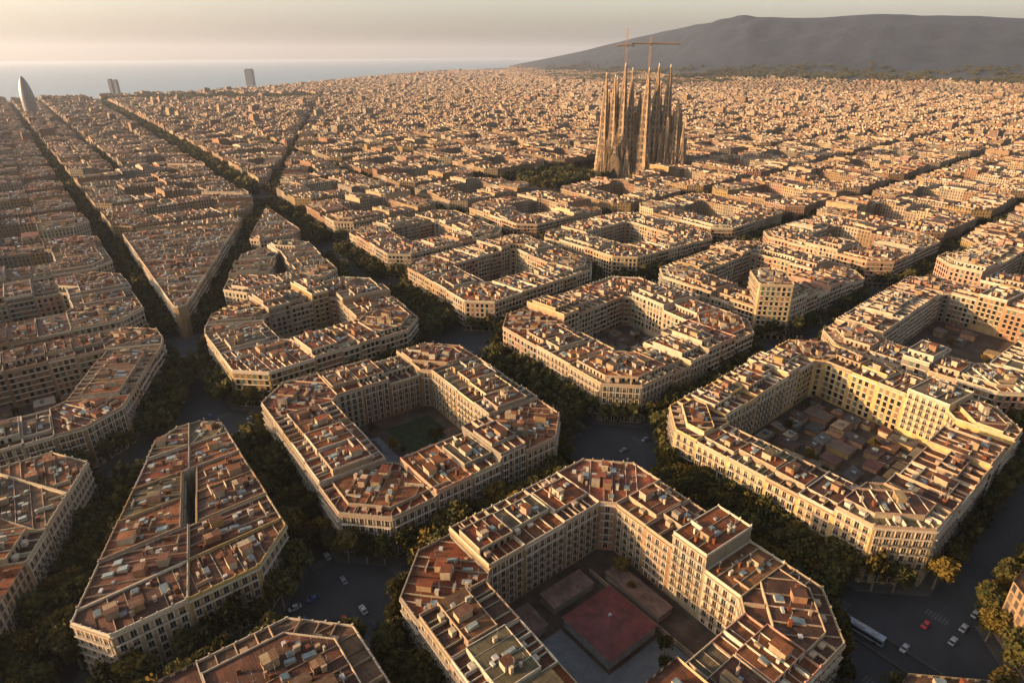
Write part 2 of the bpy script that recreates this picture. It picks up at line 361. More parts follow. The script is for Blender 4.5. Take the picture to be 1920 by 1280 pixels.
# near blocks, (column b range, row a range) measured on the photograph; further ones come from the warped grid
BC = {-3: (-415, -300), -2: (-278, -165), -1: (-145, -19), 0: (-1, 107)}
def col(j): return BC[j] if j in BC else (140 + 145 * (j - 1), 264 + 145 * (j - 1))
def row(i): return (-6 + 133 * i, 112 + 133 * i)
FIX = {(0, 0): [(-1, -7), (106, -4), (110, 113), (1, 116)], (0, 1): [(141, 4), (269, 10), (281, 137), (146, 120)],
       (-1, 1): [(138, -130), (268, -122), (277, -8), (137, -18)], (-1, 0): [(-3, -134), (102, -132), (104, -24), (-1, -27)],
       (1, 0): [(-1, 131), (111, 139), (123, 256), (0, 245)], (1, 1): [(150, 142), (277, 158), (290, 277), (157, 260)],
       (1, 2): [(302, 157), (425, 156), (434, 281), (303, 272)], (0, 2): [(293, 18), (425, 22), (432, 140), (296, 126)],
       (-1, 2): [(286, -118), (447, -112), (452, 3), (284, -11)], (-1, -1): [(-131, -140), (-18, -140), (-18, -30), (-131, -30)],
       (0, 3): [(449, 24), (572, 30), (580, 146), (455, 142)], (-1, 3): [(466, -110), (606, -108), (610, 7), (468, 2)], (-2, 1): [(137, -262), (265, -262), (268, -152), (137, -152)],
       (0, -1): [(-88, -7), (-19, -4), (-19, 101), (-43, 101)],
       (2, 0): [(-5, 262), (109, 262), (124, 380), (0, 380)]}
blocks = []      # (id, polygon)
for i in range(-3, 64):
    for j in range(-26, 56):
        if (i, j) in FIX: q = [(p, 'street') for p in FIX[i, j]]
        else:
            b0, b1 = col(j); a0, a1 = row(i); q = [(warp(b0, a0), 'street'), (warp(b1, a0), 'street'), (warp(b1, a1), 'street'), (warp(b0, a1), 'street')]
        c = cen([p for p, _ in q]); d = camd(c)
        dx, dy = c[0] - CAM[0], c[1] - CAM[1]; f = dx * FW[0] + dy * FW[1]; r = dx * RT[0] + dy * RT[1]
        if f < -60 or (abs(r) > f * .86 + 170) or d > 8600: continue
        if d > 3300 and d > coast(azim(c)) - 60: continue
        if d > 5600 and hz(c) > 40: continue
        m = 9.5 if i < 6 else 5.5
        L = clip(q, (DIAG_P[0] - DIAG_N[0] * m, DIAG_P[1] - DIAG_N[1] * m), DIAG_N, 'street')
        Rr = clip(q, (DIAG_P[0] + DIAG_N[0] * m, DIAG_P[1] + DIAG_N[1] * m), (-DIAG_N[0], -DIAG_N[1]), 'street')
        if (i, j) == (2, 0): L = clip([((-6, 262), 'street'), ((109, 262), 'street'), ((136, 516), 'street'), ((-4, 516), 'street')], (DIAG_P[0] - DIAG_N[0] * m, DIAG_P[1] - DIAG_N[1] * m), DIAG_N, 'street')
        if (i, j) == (3, 0): L = []
        if (i, j) == (0, -1):
            Rr = q; b0, b1 = BC[-1]; q = quad(-180, -19, -6, 112); L = clip(q, (DIAG_P[0] - DIAG_N[0] * m, DIAG_P[1] - DIAG_N[1] * m), DIAG_N, 'street')
        parts = [x for x in ((L, 'l'), (Rr, 'r')) if x[0] and abs(area([p for p, _ in x[0]])) > 650]
        if j == 0 and i > 6:                     # a side street splits the long column
            parts2 = []
            for x, s in parts:
                for side in (0, 1):
                    bb = 50
                    y = clip(x, (bb - 8, 0), (1, 0), 'street') if side == 0 else clip(x, (bb + 8, 0), (-1, 0), 'street')
                    if y and abs(area([p for p, _ in y])) > 500: parts2.append((y, s + str(side)))
            parts = parts2
        for x, s in parts: blocks.append(((i, j, s if len(parts) > 1 or (i, j) == (3, 0) else ''), [p for p, _ in x]))

SLIT_DIR = unit((-55, -10), (-30, 106))[0]
def chamfer_block(pts, rng, depth=27.5, solid=False):
    """split one city block into buildings: returns outline, courtyard polygon, list of (poly with tags, kind, side index, order)"""
    n = len(pts); ir = inradius(pts); d = min(depth, ir - 2.2 if ir < depth + 3 else depth)
    cut = min(14, ir * .5)
    court = inset(pts, d)
    for k_ in (.85, .75, .66, .58, .5):
        if len(court) == n: break
        d = ir * k_; court = inset(pts, d)
    res = []; E = [unit(pts[i], pts[(i + 1) % n]) for i in range(n)]
    if len(court) != n or d < 9 or solid:
        poly = []
        for i in range(n):
            e1 = E[i][0]; e0 = E[i - 1][0]; V = pts[i]; c_ = min(cut, E[i][1] * .3, E[i - 1][1] * .3)
            poly += [((V[0] - e0[0] * c_, V[1] - e0[1] * c_), 'street'), ((V[0] + e1[0] * c_, V[1] + e1[1] * c_), 'street')]
        out = [p for p, _ in poly]
        k = max(range(n), key=lambda i: E[i][1]); e = E[k][0] if not solid else unit((0, 0), (-.066, .998))[0]
        ts = [p[0] * e[0] + p[1] * e[1] for p in out]; t0, t1 = min(ts), max(ts); m = max(1, round((t1 - t0) / 17)); cuts = [t0 + (t1 - t0) * q / m for q in range(m + 1)]
        for q in range(m):
            x = clip(poly, (e[0] * cuts[q + 1], e[1] * cuts[q + 1]), e, 'party') if q < m - 1 else poly
            if x and q > 0: x = clip(x, (e[0] * cuts[q], e[1] * cuts[q]), (-e[0], -e[1]), 'party')
            if not x: continue
            if solid:
                P0 = cen(pts); ed = SLIT_DIR; nn = (-ed[1], ed[0]); g_ = 2.6 if .28 < (q + .5) / m < .68 else .02
                for sg in (1, -1):
                    y = clip(x, (P0[0] - nn[0] * g_ * sg, P0[1] - nn[1] * g_ * sg), (nn[0] * sg, nn[1] * sg), 'court' if g_ > 1 else 'party')
                    if y and abs(area([p for p, _ in y])) > 40: res.append((y, 'strip', k, q))
            elif abs(area([p for p, _ in x])) > 40: res.append((x, 'strip', k, q))
        return out, [], res
    # match the inset vertices to the corners
    I = []
    for i in range(n):
        e0 = E[i - 1][0]; e1 = E[i][0]; V = pts[i]
        n0 = (-e0[1], e0[0]); n1 = (-e1[1], e1[0]); den = n0[0] * n1[1] - n0[1] * n1[0]
        dx = (d * n1[1] - d * n0[1]) / den; dy = (n0[0] * d - n1[0] * d) / den
        I.append((V[0] + dx, V[1] + dy))
    out = []; inn = []; K = []
    for i in range(n):
        K.append(min(4.5, .22 * unit(I[i], I[(i + 1) % n])[1], .22 * unit(I[i - 1], I[i])[1]))
    ext0 = []; ext1 = []          # extents along side i of its start corner and its end corner
    for i in range(n):
        e1 = E[i][0]; e0 = E[i - 1][0]; V = pts[i]; k = K[i]
        t1 = (I[i][0] - V[0]) * e1[0] + (I[i][1] - V[1]) * e1[1]; t0 = -((I[i][0] - V[0]) * e0[0] + (I[i][1] - V[1]) * e0[1])
        ca = math.acos(max(-1, min(1, -(e0[0] * e1[0] + e0[1] * e1[1])))); c = min(cut * .72 / math.sin(ca / 2), t1 * .85, t0 * .85)
        A = (V[0] - e0[0] * c, V[1] - e0[1] * c); B = (V[0] + e1[0] * c, V[1] + e1[1] * c); out += [A, B]
        P = [(A, 'street'), (B, 'street'), ((V[0] + e1[0] * (t1 + k), V[1] + e1[1] * (t1 + k)), 'party'), ((I[i][0] + e1[0] * k, I[i][1] + e1[1] * k), 'court'), ((I[i][0] - e0[0] * k, I[i][1] - e0[1] * k), 'party'), ((V[0] - e0[0] * (t0 + k), V[1] - e0[1] * (t0 + k)), 'street')]
        inn += [(I[i][0] - e0[0] * k, I[i][1] - e0[1] * k), (I[i][0] + e1[0] * k, I[i][1] + e1[1] * k)]
        if t1 > 40:      # sharp corner: cut across its long axis
            bis = unit((0, 0), (I[i][0] - V[0], I[i][1] - V[1]))[0]; ts = [p[0] * bis[0] + p[1] * bis[1] for p, _ in P]; T0, T1 = min(ts), max(ts); m = max(2, round((T1 - T0) / 20))
            for q in range(m):
                x = P
                if q < m - 1: x = clip(x, (bis[0] * (T0 + (T1 - T0) * (q + 1) / m), bis[1] * (T0 + (T1 - T0) * (q + 1) / m)), bis, 'party')
                if x and q > 0: x = clip(x, (bis[0] * (T0 + (T1 - T0) * q / m), bis[1] * (T0 + (T1 - T0) * q / m)), (-bis[0], -bis[1]), 'party')
                if x and abs(area([p for p, _ in x])) > 40: res.append((x, 'corner', i, q))
        else: res.append((P, 'corner', i, 0))
        ext0.append(t1 + k); ext1.append(t0 + k)
    for i in range(n):
        e, L = E[i]; s0 = ext0[i]; s1 = L - ext1[(i + 1) % n]; W = s1 - s0
        if W < 3: 
            if W > .3: pass
            else: continue
        m = max(1, round(W / rng.uniform(12.5, 17))); ws = [rng.uniform(.75, 1.25) for _ in range(m)]; S = sum(ws); t = s0
        for q in range(m):
            u = t + W * ws[q] / S; V = pts[i]; nn = (-e[1], e[0])
            P = [((V[0] + e[0] * t, V[1] + e[1] * t), 'street'), ((V[0] + e[0] * u, V[1] + e[1] * u), 'party'),
                 ((V[0] + e[0] * u + nn[0] * d, V[1] + e[1] * u + nn[1] * d), 'court'), ((V[0] + e[0] * t + nn[0] * d, V[1] + e[1] * t + nn[1] * d), 'party')]
            res.append((P, 'side', i, q)); t = u
    return out, inn, res

CHURCH = (700, 512)
WOODS = [((750, 3020), 560, 230, .45), ((CAM[0] + 4300 * math.sin(YAW + R(16.3)), CAM[1] + 4300 * math.cos(YAW + R(16.3))), 300, 110, 0)]
def in_woods(p):
    for (cx, cy), A, B, th in WOODS:
        dx, dy = p[0] - cx, p[1] - cy; u = dx * FW[0] * 0 + dx * RT[0] + dy * RT[1]; v = dx * FW[0] + dy * FW[1]
        if (u / A) ** 2 + (v / B) ** 2 < 1: return True
    return False
WALLC = [(0.186, 0.124, 0.066), (0.223, 0.156, 0.089), (0.158, 0.101, 0.055), (0.250, 0.183, 0.112), (0.195, 0.128, 0.051), (0.139, 0.077, 0.044), (0.222, 0.170, 0.117), (0.166, 0.133, 0.095), (0.177, 0.091, 0.049), (0.240, 0.192, 0.135), (0.120, 0.101, 0.081), (0.214, 0.119, 0.081), (0.268, 0.215, 0.153)]
ROOFC = [(0.081, 0.020, 0.004), (0.069, 0.015, 0.004), (0.092, 0.026, 0.004), (0.062, 0.020, 0.007), (0.049, 0.016, 0.007), (0.073, 0.031, 0.010), (0.056, 0.029, 0.014), (0.099, 0.033, 0.009), (0.050, 0.038, 0.020), (0.041, 0.016, 0.008)]
WHITE = [(0.232, 0.183, 0.125), (0.198, 0.144, 0.095), (0.265, 0.230, 0.176), (0.172, 0.119, 0.074), (0.215, 0.166, 0.117)]
def vary(c, rng, a=.1):
    k = 1 + rng.uniform(-a, a); return tuple(max(0, min(.85, x * k * (1 + rng.uniform(-.04, .04)))) for x in c)

near = []; far = []
near_out = []
for bid, pts in blocks:
    c = cen(pts); d = camd(c)
    if camd(c) > 420 and math.hypot(c[0] - CHURCH[0], c[1] - CHURCH[1]) < 95: continue
    if math.hypot(c[0] - 560, c[1] - 545) < 62: continue        # the park in front of the church
    if in_woods(c): continue
    rng = random.Random(hash((bid[0] * 131 + bid[1] * 17 + len(bid[2]) * 7)) & 0xffff)
    if d < 1500:
        out, court, bl = chamfer_block(pts, rng, {(-1, 0): 23, (-1, 1): 22, (0, 1): 32, (1, 0): 33, (1, 1): 31, (0, 2): 29, }.get(bid[:2], 36 if bid[1] < 0 or (bid[1] == 0 and bid[0] > 1) else (27.5 if d < 520 else 32)), bid == (0, -1, 'r'))
        near_out.append((bid, pts, out, court, d))
        if bid[:2] == (0, 2):
            k = [q for q in range(len(bl)) if bl[q][1] == 'corner' and bl[q][2] == 0][0]; P = bl[k][0]; V = pts[0]; I = cen([P[3][0], P[4][0]]); bis = unit(V, I)[0]; tv = (-bis[1], bis[0])
            A_ = lambda t: (V[0] + tv[0] * t, V[1] + tv[1] * t)
            mid = clip(clip(P, A_(11), tv, 'street'), A_(-11), (-tv[0], -tv[1]), 'street'); lo = clip(P, A_(-11), tv, 'party'); hi = clip(P, A_(11), (-tv[0], -tv[1]), 'party')
            bl = bl[:k] + bl[k + 1:] + [(mid, 'tower', 0, 0), (lo, 'corner', 0, 0), (hi, 'corner', 0, 1)]
        for P, kind, side, order in bl:
            pp = [p for p, _ in P]; cc = cen(pp); x, y = view(cc)
            vis = -60 < x < 1980 and 40 < y < 1330
            near.append(dict(tower=(kind == 'tower'), bid=bid, P=P, kind='corner' if kind == 'tower' else kind, side=side, order=order, c=cc, d=camd(cc) + (0 if vis else 5000), vis=vis, pts=pts, seed=rng.random()))
    else: far.append((bid, pts, rng))
near.sort(key=lambda b: b['d'])
SOLO = near[:300]; REST = near[300:]

# ------------------------------------------------------------------ building parts that get copied (windows)
def mesh_of(fn, name):
    mb = MB(); fn(mb); o = mb.build(name, link=False); me = o.data; bpy.data.objects.remove(o); return me
def win_geo(style, tint):
    def fn(mb):
        hw, h = .86, 2.7
        X = (1, 0)
        mb.face([(-hw, .02, 0), (hw, .02, 0), (hw, .02, h), (-hw, .02, h)][::1], 'glass', [(0, 0)] * 4, (1, 1, 1))
        st = (.36, .31, .24) if style != 2 else (.28, .22, .16)
        for sx in (-1, 1):
            mb.box((sx * (hw + .12), .1), X, .12, .1, -.05, h + .1, 'paint', st)             # jambs
        mb.box((0, .14), X, hw + .28, .14, h, h + .28, 'paint', st)                           # lintel
        if style in (0, 2):
            for sx in (-1, 1): mb.box((sx * hw * .82, .07), X, hw * .18, .035, .05, h - .04, 'shutter', tint)
        if style == 1: mb.box((0, .08), X, hw * .95, .04, h * .45, h - .04, 'shutter', tint)    # blind half down
        if style == 3: 
            mb.box((0, .42), X, hw + .25, .42, -.15, 0.0, 'paint', st); mb.box((0, .42), X, hw + .2, .38, 0, h, 'glass', (1, 1, 1)); mb.box((0, .42), X, hw + .3, .45, h, h + .2, 'paint', st)
            for sx in (-1, 0, 1): mb.box((sx * (hw + .16), .82), X, .05, .05, 0, h, 'paint', st)
        mb.box((0, .03), X, .04, .04, 0, h, 'paint', (.3, .25, .2))
    return fn
GREEN = (.03, .055, .04); BROWN = (.10, .055, .03); PALE = (.09, .075, .055)
WINM = [mesh_of(win_geo(s, t), 'window') for s, t in ((0, GREEN), (0, BROWN), (1, BROWN), (2, PALE), (1, PALE), (3, GREEN))]

def bal_geo(mb):
    X = (1, 0); mb.box((0, .42), X, 1.05, .42, 0, .18, 'paint', (.28, .235, .18)); mb.box((0, .80), X, 1.05, .03, 1.05, 1.13, 'iron', (1, 1, 1))
    mb.face([(-1.05, 0, 0), (-1.05, .84, 0), (1.05, .84, 0), (1.05, 0, 0)], 'paint', [(0, 0)] * 4, (.28, .235, .18))
    for s in (-1, 1): mb.box((s * 1.03, .42), X, .03, .40, 1.05, 1.13, 'iron', (1, 1, 1))
    for k in range(11): mb.box((-1.0 + .2 * k, .80), X, .025, .025, .18, 1.05, 'iron', (1, 1, 1))
BALM = mesh_of(bal_geo, 'balcony')
ORD = ['first', 'second', 'third', 'fourth', 'fifth', 'sixth', 'seventh', 'eighth', 'ninth', 'tenth', 'eleventh', 'twelfth', 'thirteenth', 'fourteenth', 'fifteenth', 'sixteenth', 'seventeenth', 'eighteenth', 'nineteenth', 'twentieth'] + ['twenty-' + w_ for w_ in ('first', 'second', 'third', 'fourth', 'fifth', 'sixth', 'seventh', 'eighth', 'ninth')] + ['thirtieth'] * 40
BN = {(-1, 0, ''): 'the red-pavilion courtyard block', (0, 0, ''): 'the green-lawn courtyard block', (-1, 1, ''): 'the red-shed courtyard block', (0, 1, ''): 'the brown-courtyard central block',
      (0, -1, 'r'): 'the narrow wedge block', (1, 0, ''): 'the block above green-lawn block', (1, 1, ''): 'the block above brown-courtyard block', (0, 2, ''): 'the lone-tower block',
      (-1, -1, ''): 'the bottom-edge red-roofed block', (-1, 2, ''): 'the block right of lone-tower block', (0, -1, 'l'): 'the half-cut left-edge block', (1, -1, ''): 'the curved left-hand block',
      (2, 0, 'l'): 'the flatiron-tip block', (2, 0, 'r'): 'the trapezoid green-courtyard block', (2, -1, ''): 'the block above curved left-hand block', (1, 2, ''): 'the block above lone-tower block',
      (2, 1, ''): 'the block left of church park', (-1, 3, ''): 'the block at right frame edge', (0, 3, ''): 'the block up-right of lone-tower block', (3, -1, ''): 'the left-edge block beside flatiron block',
      (3, 0, 'l'): 'the block behind the flatiron tip', (3, 0, 'r'): 'the tiny triangular block', (2, 2, ''): 'the block just before the basilica', (1, 3, ''): 'the block right before the basilica', (-2, 1, ''): 'the bottom-right corner block', (-2, 0, ''): 'the block below red-pavilion block', (3, 1, ''): 'the block beyond church park'}
def screen_dir(nx, ny):
    f = nx * FW[0] + ny * FW[1]; r = nx * RT[0] + ny * RT[1]
    v = 'lower' if f < 0 else 'upper'; h = 'left' if r < 0 else 'right'
    if abs(r) < .33: return 'near' if f < 0 else 'far'
    if abs(f) < .33: return h
    return v + '-' + h
def block_name(bid):
    i, j, s = bid
    if bid in BN: return BN[bid]
    # describe by counting blocks from a block that is easy to find
    def words(n): return ['', 'one', 'two', 'three', 'four', 'five', 'six', 'seven', 'eight', 'nine', 'ten'][n]
    t = []
    if i: t.append(f"{words(abs(i))} {'up-left' if i > 0 else 'down-right'}")
    if j: t.append(f"{words(abs(j))} {'up-right' if j > 0 else 'down-left'}")
    extra = {'l': ' left of the diagonal avenue', 'r': ' right of the diagonal'}.get(s[:1], '') if s else ''
    return 'the block ' + ' and '.join(t) + ' from the green-lawn block' + extra
def colour_word(c):
    r, g, b = c
    if r - b > .26: return 'ochre'
    if r > .62 and b > .4: return 'cream'
    if r < .5 and r - b < .12: return 'grey'
    if r - b > .2: return 'tan'
    return 'beige'

def facade_windows(mb, par, org, p, q, base, nfl, fh, rng, objs, style, balc):
    """openings between p and q; returns nothing. objs: windows as objects, else merged in mb"""
    e, L = unit(p, q); n = (e[1], -e[0])
    ncol = int((L - 1.0) / 2.85)
    if ncol < 1: return
    sp = (L - 1.0) / ncol; ang = math.atan2(e[1], e[0]) + math.pi
    bal = MB()
    for fl in range(nfl):
        z = base + fl * fh
        for c in range(ncol):
            t = .5 + sp * (c + .5); x, y = p[0] + e[0] * t, p[1] + e[1] * t
            k = style if rng.random() < .75 else rng.randrange(5)
            if balc == 'bay' and fl < nfl - 1 and (c == 0 or c == ncol - 1): k = 5
            if objs:
                o = bpy.data.objects.new('window', WINM[k]); COL.objects.link(o); o.parent = par
                o.location = (x - org[0], y - org[1], z + .25); o.rotation_euler = (0, 0, ang)
            else:
                w = .88
                a = (x - e[0] * w + n[0] * .03, y - e[1] * w + n[1] * .03); b = (x + e[0] * w + n[0] * .03, y + e[1] * w + n[1] * .03)
                mb.side(a, b, z + .25, z + 2.8, 'glass' if rng.random() < .55 else 'shutter', rng.choice([GREEN, BROWN, BROWN, PALE]))
                mb.strip((a[0] - e[0] * .2, a[1] - e[1] * .2), (b[0] + e[0] * .2, b[1] + e[1] * .2), -.25, z + 2.8, z + 3.02, 'paint', (.33, .28, .22))
        # balconies
        if balc == 'none' or fl == 0: continue
        tgt = bal if objs else mb
        runs = [(0.6, L - .6)] if (balc == 'long' or (fl == nfl - 1)) else [(.5 + sp * (c + .5) - 1.05, .5 + sp * (c + .5) + 1.05) for c in range(ncol)]
        for t0, t1 in runs:
            if objs and t1 - t0 < 2.2:
                tm = (t0 + t1) / 2; o = bpy.data.objects.new('balcony', BALM); COL.objects.link(o); o.parent = par
                o.location = (p[0] + e[0] * tm - org[0], p[1] + e[1] * tm - org[1], z); o.rotation_euler = (0, 0, ang); continue
            if objs: tgt = MB()
            a = (p[0] + e[0] * t0, p[1] + e[1] * t0); b = (p[0] + e[0] * t1, p[1] + e[1] * t1)
            tgt.strip(a, b, -.85, z, z + .18, 'paint', (.32, .27, .21))
            a2 = (a[0] + n[0] * .78, a[1] + n[1] * .78); b2 = (b[0] + n[0] * .78, b[1] + n[1] * .78)
            if objs:
                tgt.strip(a2, b2, -.05, z + 1.05, z + 1.13, 'iron', (1, 1, 1))
                m = max(2, int((t1 - t0) / .42))
                for i in range(m + 1):
                    s = (t1 - t0) * i / m; c0 = (a2[0] + e[0] * s, a2[1] + e[1] * s); tgt.side((c0[0] - e[0] * .03, c0[1] - e[1] * .03), (c0[0] + e[0] * .03, c0[1] + e[1] * .03), z + .18, z + 1.05, 'iron', (1, 1, 1))
                tgt.build('balcony', par, origin=org)

def roof_clutter(add, P, h, ax, rng, dens=1.0, objs=None):
    """small things standing on a roof: add(kind, centre, hx, hy, height, tint)"""
    pts = [p for p, _ in P]; ins = inset(pts, 2.4)
    if len(ins) < 3: return
    A = abs(area(ins)); xs = [p[0] for p in ins]; ys = [p[1] for p in ins]; used = []
    def put(n, kind, sx, sy, hh, cent=0, cols=WHITE):
        tries = 0; k = 0; c0 = cen(pts)
        while k < n and tries < n * 6 + 8:
            tries += 1
            x = rng.uniform(min(xs), max(xs)); y = rng.uniform(min(ys), max(ys))
            if cent: x = x * (1 - cent) + c0[0] * cent; y = y * (1 - cent) + c0[1] * cent
            w = rng.uniform(*sx); l = rng.uniform(*sy)
            if not inside((x, y), ins) or any(math.hypot(x - u, y - v) < (max(w, l) + r) * .9 for u, v, r in used): continue
            used.append((x, y, max(w, l))); add(kind, (x, y), w, l, rng.uniform(*hh), vary(rng.choice(cols), rng, .12)); k += 1
    put(max(1, int(A / 130 * dens)), 'stair_hut', (1.1, 1.9), (1.3, 2.5), (2.2, 3.1), .35, WHITE + WALLC)
    put(int(A / 130 * dens) + 1, 'skylight', (.7, 1.3), (.9, 2.2), (.9, 1.3), .2)
    put(int(A / 48 * dens) + 1, 'chimney', (.25, .6), (.25, .9), (1.1, 2.6), 0, WHITE + ROOFC[:4])
    put(int(A / 120 * dens) + 1, 'air_unit', (.5, 1.1), (.4, .8), (.7, 1.1), 0, [(.22, .22, .21), (.13, .135, .135)])
    put(int(A / 130 * dens), 'partition', (1.8, 4.5), (.12, .16), (1.1, 1.8))

def bays(mb, pl, z, ax, rc, rng, wc, amp=.55):
    """terrace roof: strips of tiles falling slightly to one side, parted by low walls"""
    pp = [p for p, _ in pl]; ts = [p[0] * ax[0] + p[1] * ax[1] for p in pp]; t0, t1 = min(ts), max(ts); m = max(1, round((t1 - t0) / rng.uniform(3.6, 5.6)))
    cut = [t0 + (t1 - t0) * (k + (rng.uniform(-.18, .18) if 0 < k < m else 0)) / m for k in range(m + 1)]; n = (-ax[1], ax[0]); pitch = rng.choice((-1, 1)) * rng.uniform(.25, 1) * amp
    for k in range(m):
        x = pl
        if k < m - 1: x = clip(x, (ax[0] * cut[k + 1], ax[1] * cut[k + 1]), ax, 'cut')
        if x and k > 0: x = clip(x, (ax[0] * cut[k], ax[1] * cut[k]), (-ax[0], -ax[1]), 'cut')
        if not x: continue
        xp = [p for p, _ in x]; w_ = max(.1, cut[k + 1] - cut[k]); pk = pitch * rng.uniform(.3, 1.2)
        zs = [z + .02 + (pk * ((p[0] * ax[0] + p[1] * ax[1]) - cut[k]) / w_ if pk > 0 else -pk * (cut[k + 1] - (p[0] * ax[0] + p[1] * ax[1])) / w_) for p in xp]
        mb.top(xp, z, 'roof', vary(rc, rng, .3), n, zs)
        for q in range(len(x)):
            if x[q][1] == 'cut' and rng.random() < .8:
                a, b = xp[q], xp[(q + 1) % len(x)]
                if k < m - 1 and (a[0] * ax[0] + a[1] * ax[1]) > (cut[k] + cut[k + 1]) / 2: mb.strip(a, b, .16, z, z + rng.uniform(.35, .9), 'paint', vary(wc, rng, .3))
def make_solo(b, idx):
    rng = random.Random(idx * 7919 + 13); P = b['P']; pts = [p for p, _ in P]; n = len(P); org = (b['c'][0], b['c'][1], 0.0)
    bid = b['bid']; fh = 3.5; nfl = 6
    q = rng.random(); h = 21.2 + rng.uniform(-.5, .5)
    if b['kind'] == 'strip': q = .5
    if q < .10 and b['kind'] != 'corner': h += 3.1
    elif q < .17: h -= 2.6; nfl = 5
    elif q < .19: h += 5.6; nfl = 7
    if b.get('tower'): h = 37; nfl = 9
    if bid[:2] == (-1, 1) and b['kind'] == 'corner' and b['side'] == 0: h = 24.6; nfl = 7
    wc = vary(rng.choice(WALLC), rng); rc = vary(rng.choice(ROOFC), rng); wh = vary(rng.choice(WHITE), rng)
    if b.get('tower'): wc = (.24, .18, .10)
    if bid[:2] == (-1, 1): wc = vary((.29, .20, .085), rng)
    if bid[:2] == (-1, 0) and b['kind'] == 'corner' and b['side'] == 2: rc = (.13, .037, .016)
    if bid[:2] == (-1, 1) and b['kind'] == 'corner' and b['side'] == 0: rc = (.12, .092, .045)
    b.update(h=h, wc=wc, rc=rc)
    par = empty('apartment_building', org, None, None); b['obj'] = par
    # slightly narrowed towards party walls so that neighbours never share a plane
    pl = list(P)
    for i in range(n):
        if P[i][1] == 'party':
            e, L = unit(pts[i], pts[(i + 1) % n]); N = (e[1], -e[0]); pl = clip(pl, (pts[i][0] - N[0] * .02, pts[i][1] - N[1] * .02), N, 'party')
    pts = [p for p, _ in pl]; n = len(pl)
    ks = max(range(n), key=lambda i: unit(pts[i], pts[(i + 1) % n])[1] if pl[i][1] == 'street' else 0)
    ax = unit(pts[ks], pts[(ks + 1) % n])[0]
    det = b['d'] < 335
    W = MB(); base = .2; gf = h - nfl * 3.28 - .6; fh = 3.28
    for i in range(n): W.side(pts[i], pts[(i + 1) % n], -.3, h + .0, 'wall', wc)
    Cn = MB()
    for i in range(n):
        p, q2 = pts[i], pts[(i + 1) % n]; e, L = unit(p, q2)
        if pl[i][1] == 'party' or L < 1.2: continue
        tr = vary(wh, rng, .05)
        Cn = MB(); Cn.strip(p, q2, -.55, h - .55, h - .15, 'paint', tr)
        Cn.strip(p, q2, -.28, h - .9, h - .548, 'paint', tr); Cn.build('cornice', par, origin=org)
        if pl[i][1] == 'street': W.strip(p, q2, -.14, gf - .15, gf + .1, 'paint', tr)
        N = (e[1], -e[0]); f = N[0] * (CAM[0] - p[0]) + N[1] * (CAM[1] - p[1])
        facing = f > 0
        balc = rng.choice(['each', 'each', 'long', 'bay' if pl[i][1] == 'street' else 'each', 'none' if not det else 'each'])
        if L > 3: facade_windows(W, par, org, p, q2, gf, nfl, fh, rng, det and facing, rng.randrange(5), balc if facing else 'none')
        if pl[i][1] == 'street' and L > 4:       # shop fronts
            m = int(L / 4)
            for k in range(m):
                t = L * (k + .5) / m; a = (p[0] + e[0] * (t - 1.3) + N[0] * .03, p[1] + e[1] * (t - 1.3) + N[1] * .03); c2 = (p[0] + e[0] * (t + 1.3) + N[0] * .03, p[1] + e[1] * (t + 1.3) + N[1] * .03)
                W.side(a, c2, .3, 3.1, 'glass', (1, 1, 1))
    W.build('wall', par, origin=org)
    # roof: terrace plane, parapets, attic
    Rf = MB(); bays(Rf, pl, h, ax, rc, rng, wh)
    Pa = MB(); pc = vary(rng.choice(WHITE[:3] + [wc]), rng)
    for i in range(n):
        p, q2 = pts[i], pts[(i + 1) % n]
        hh = rng.uniform(.9, 1.1) if pl[i][1] != 'party' else rng.uniform(.5, 1.5)
        Pa.strip(p, q2, .28, h + .002, h + hh, 'paint', pc)
        if pl[i][1] == 'street':        # finials and posts on the balustrade
            e, L = unit(p, q2); m = max(1, int(L / 3.5)); nn = (-e[1], e[0])
            for k in range(m + 1):
                t = min(L - .3, max(.3, L * k / m)); Pa.box((p[0] + e[0] * t + nn[0] * .14, p[1] + e[1] * t + nn[1] * .14), e, .22, .2, h + hh, h + hh + rng.choice([.25, .3, .7]), 'paint', pc)
    attic = None; top = h
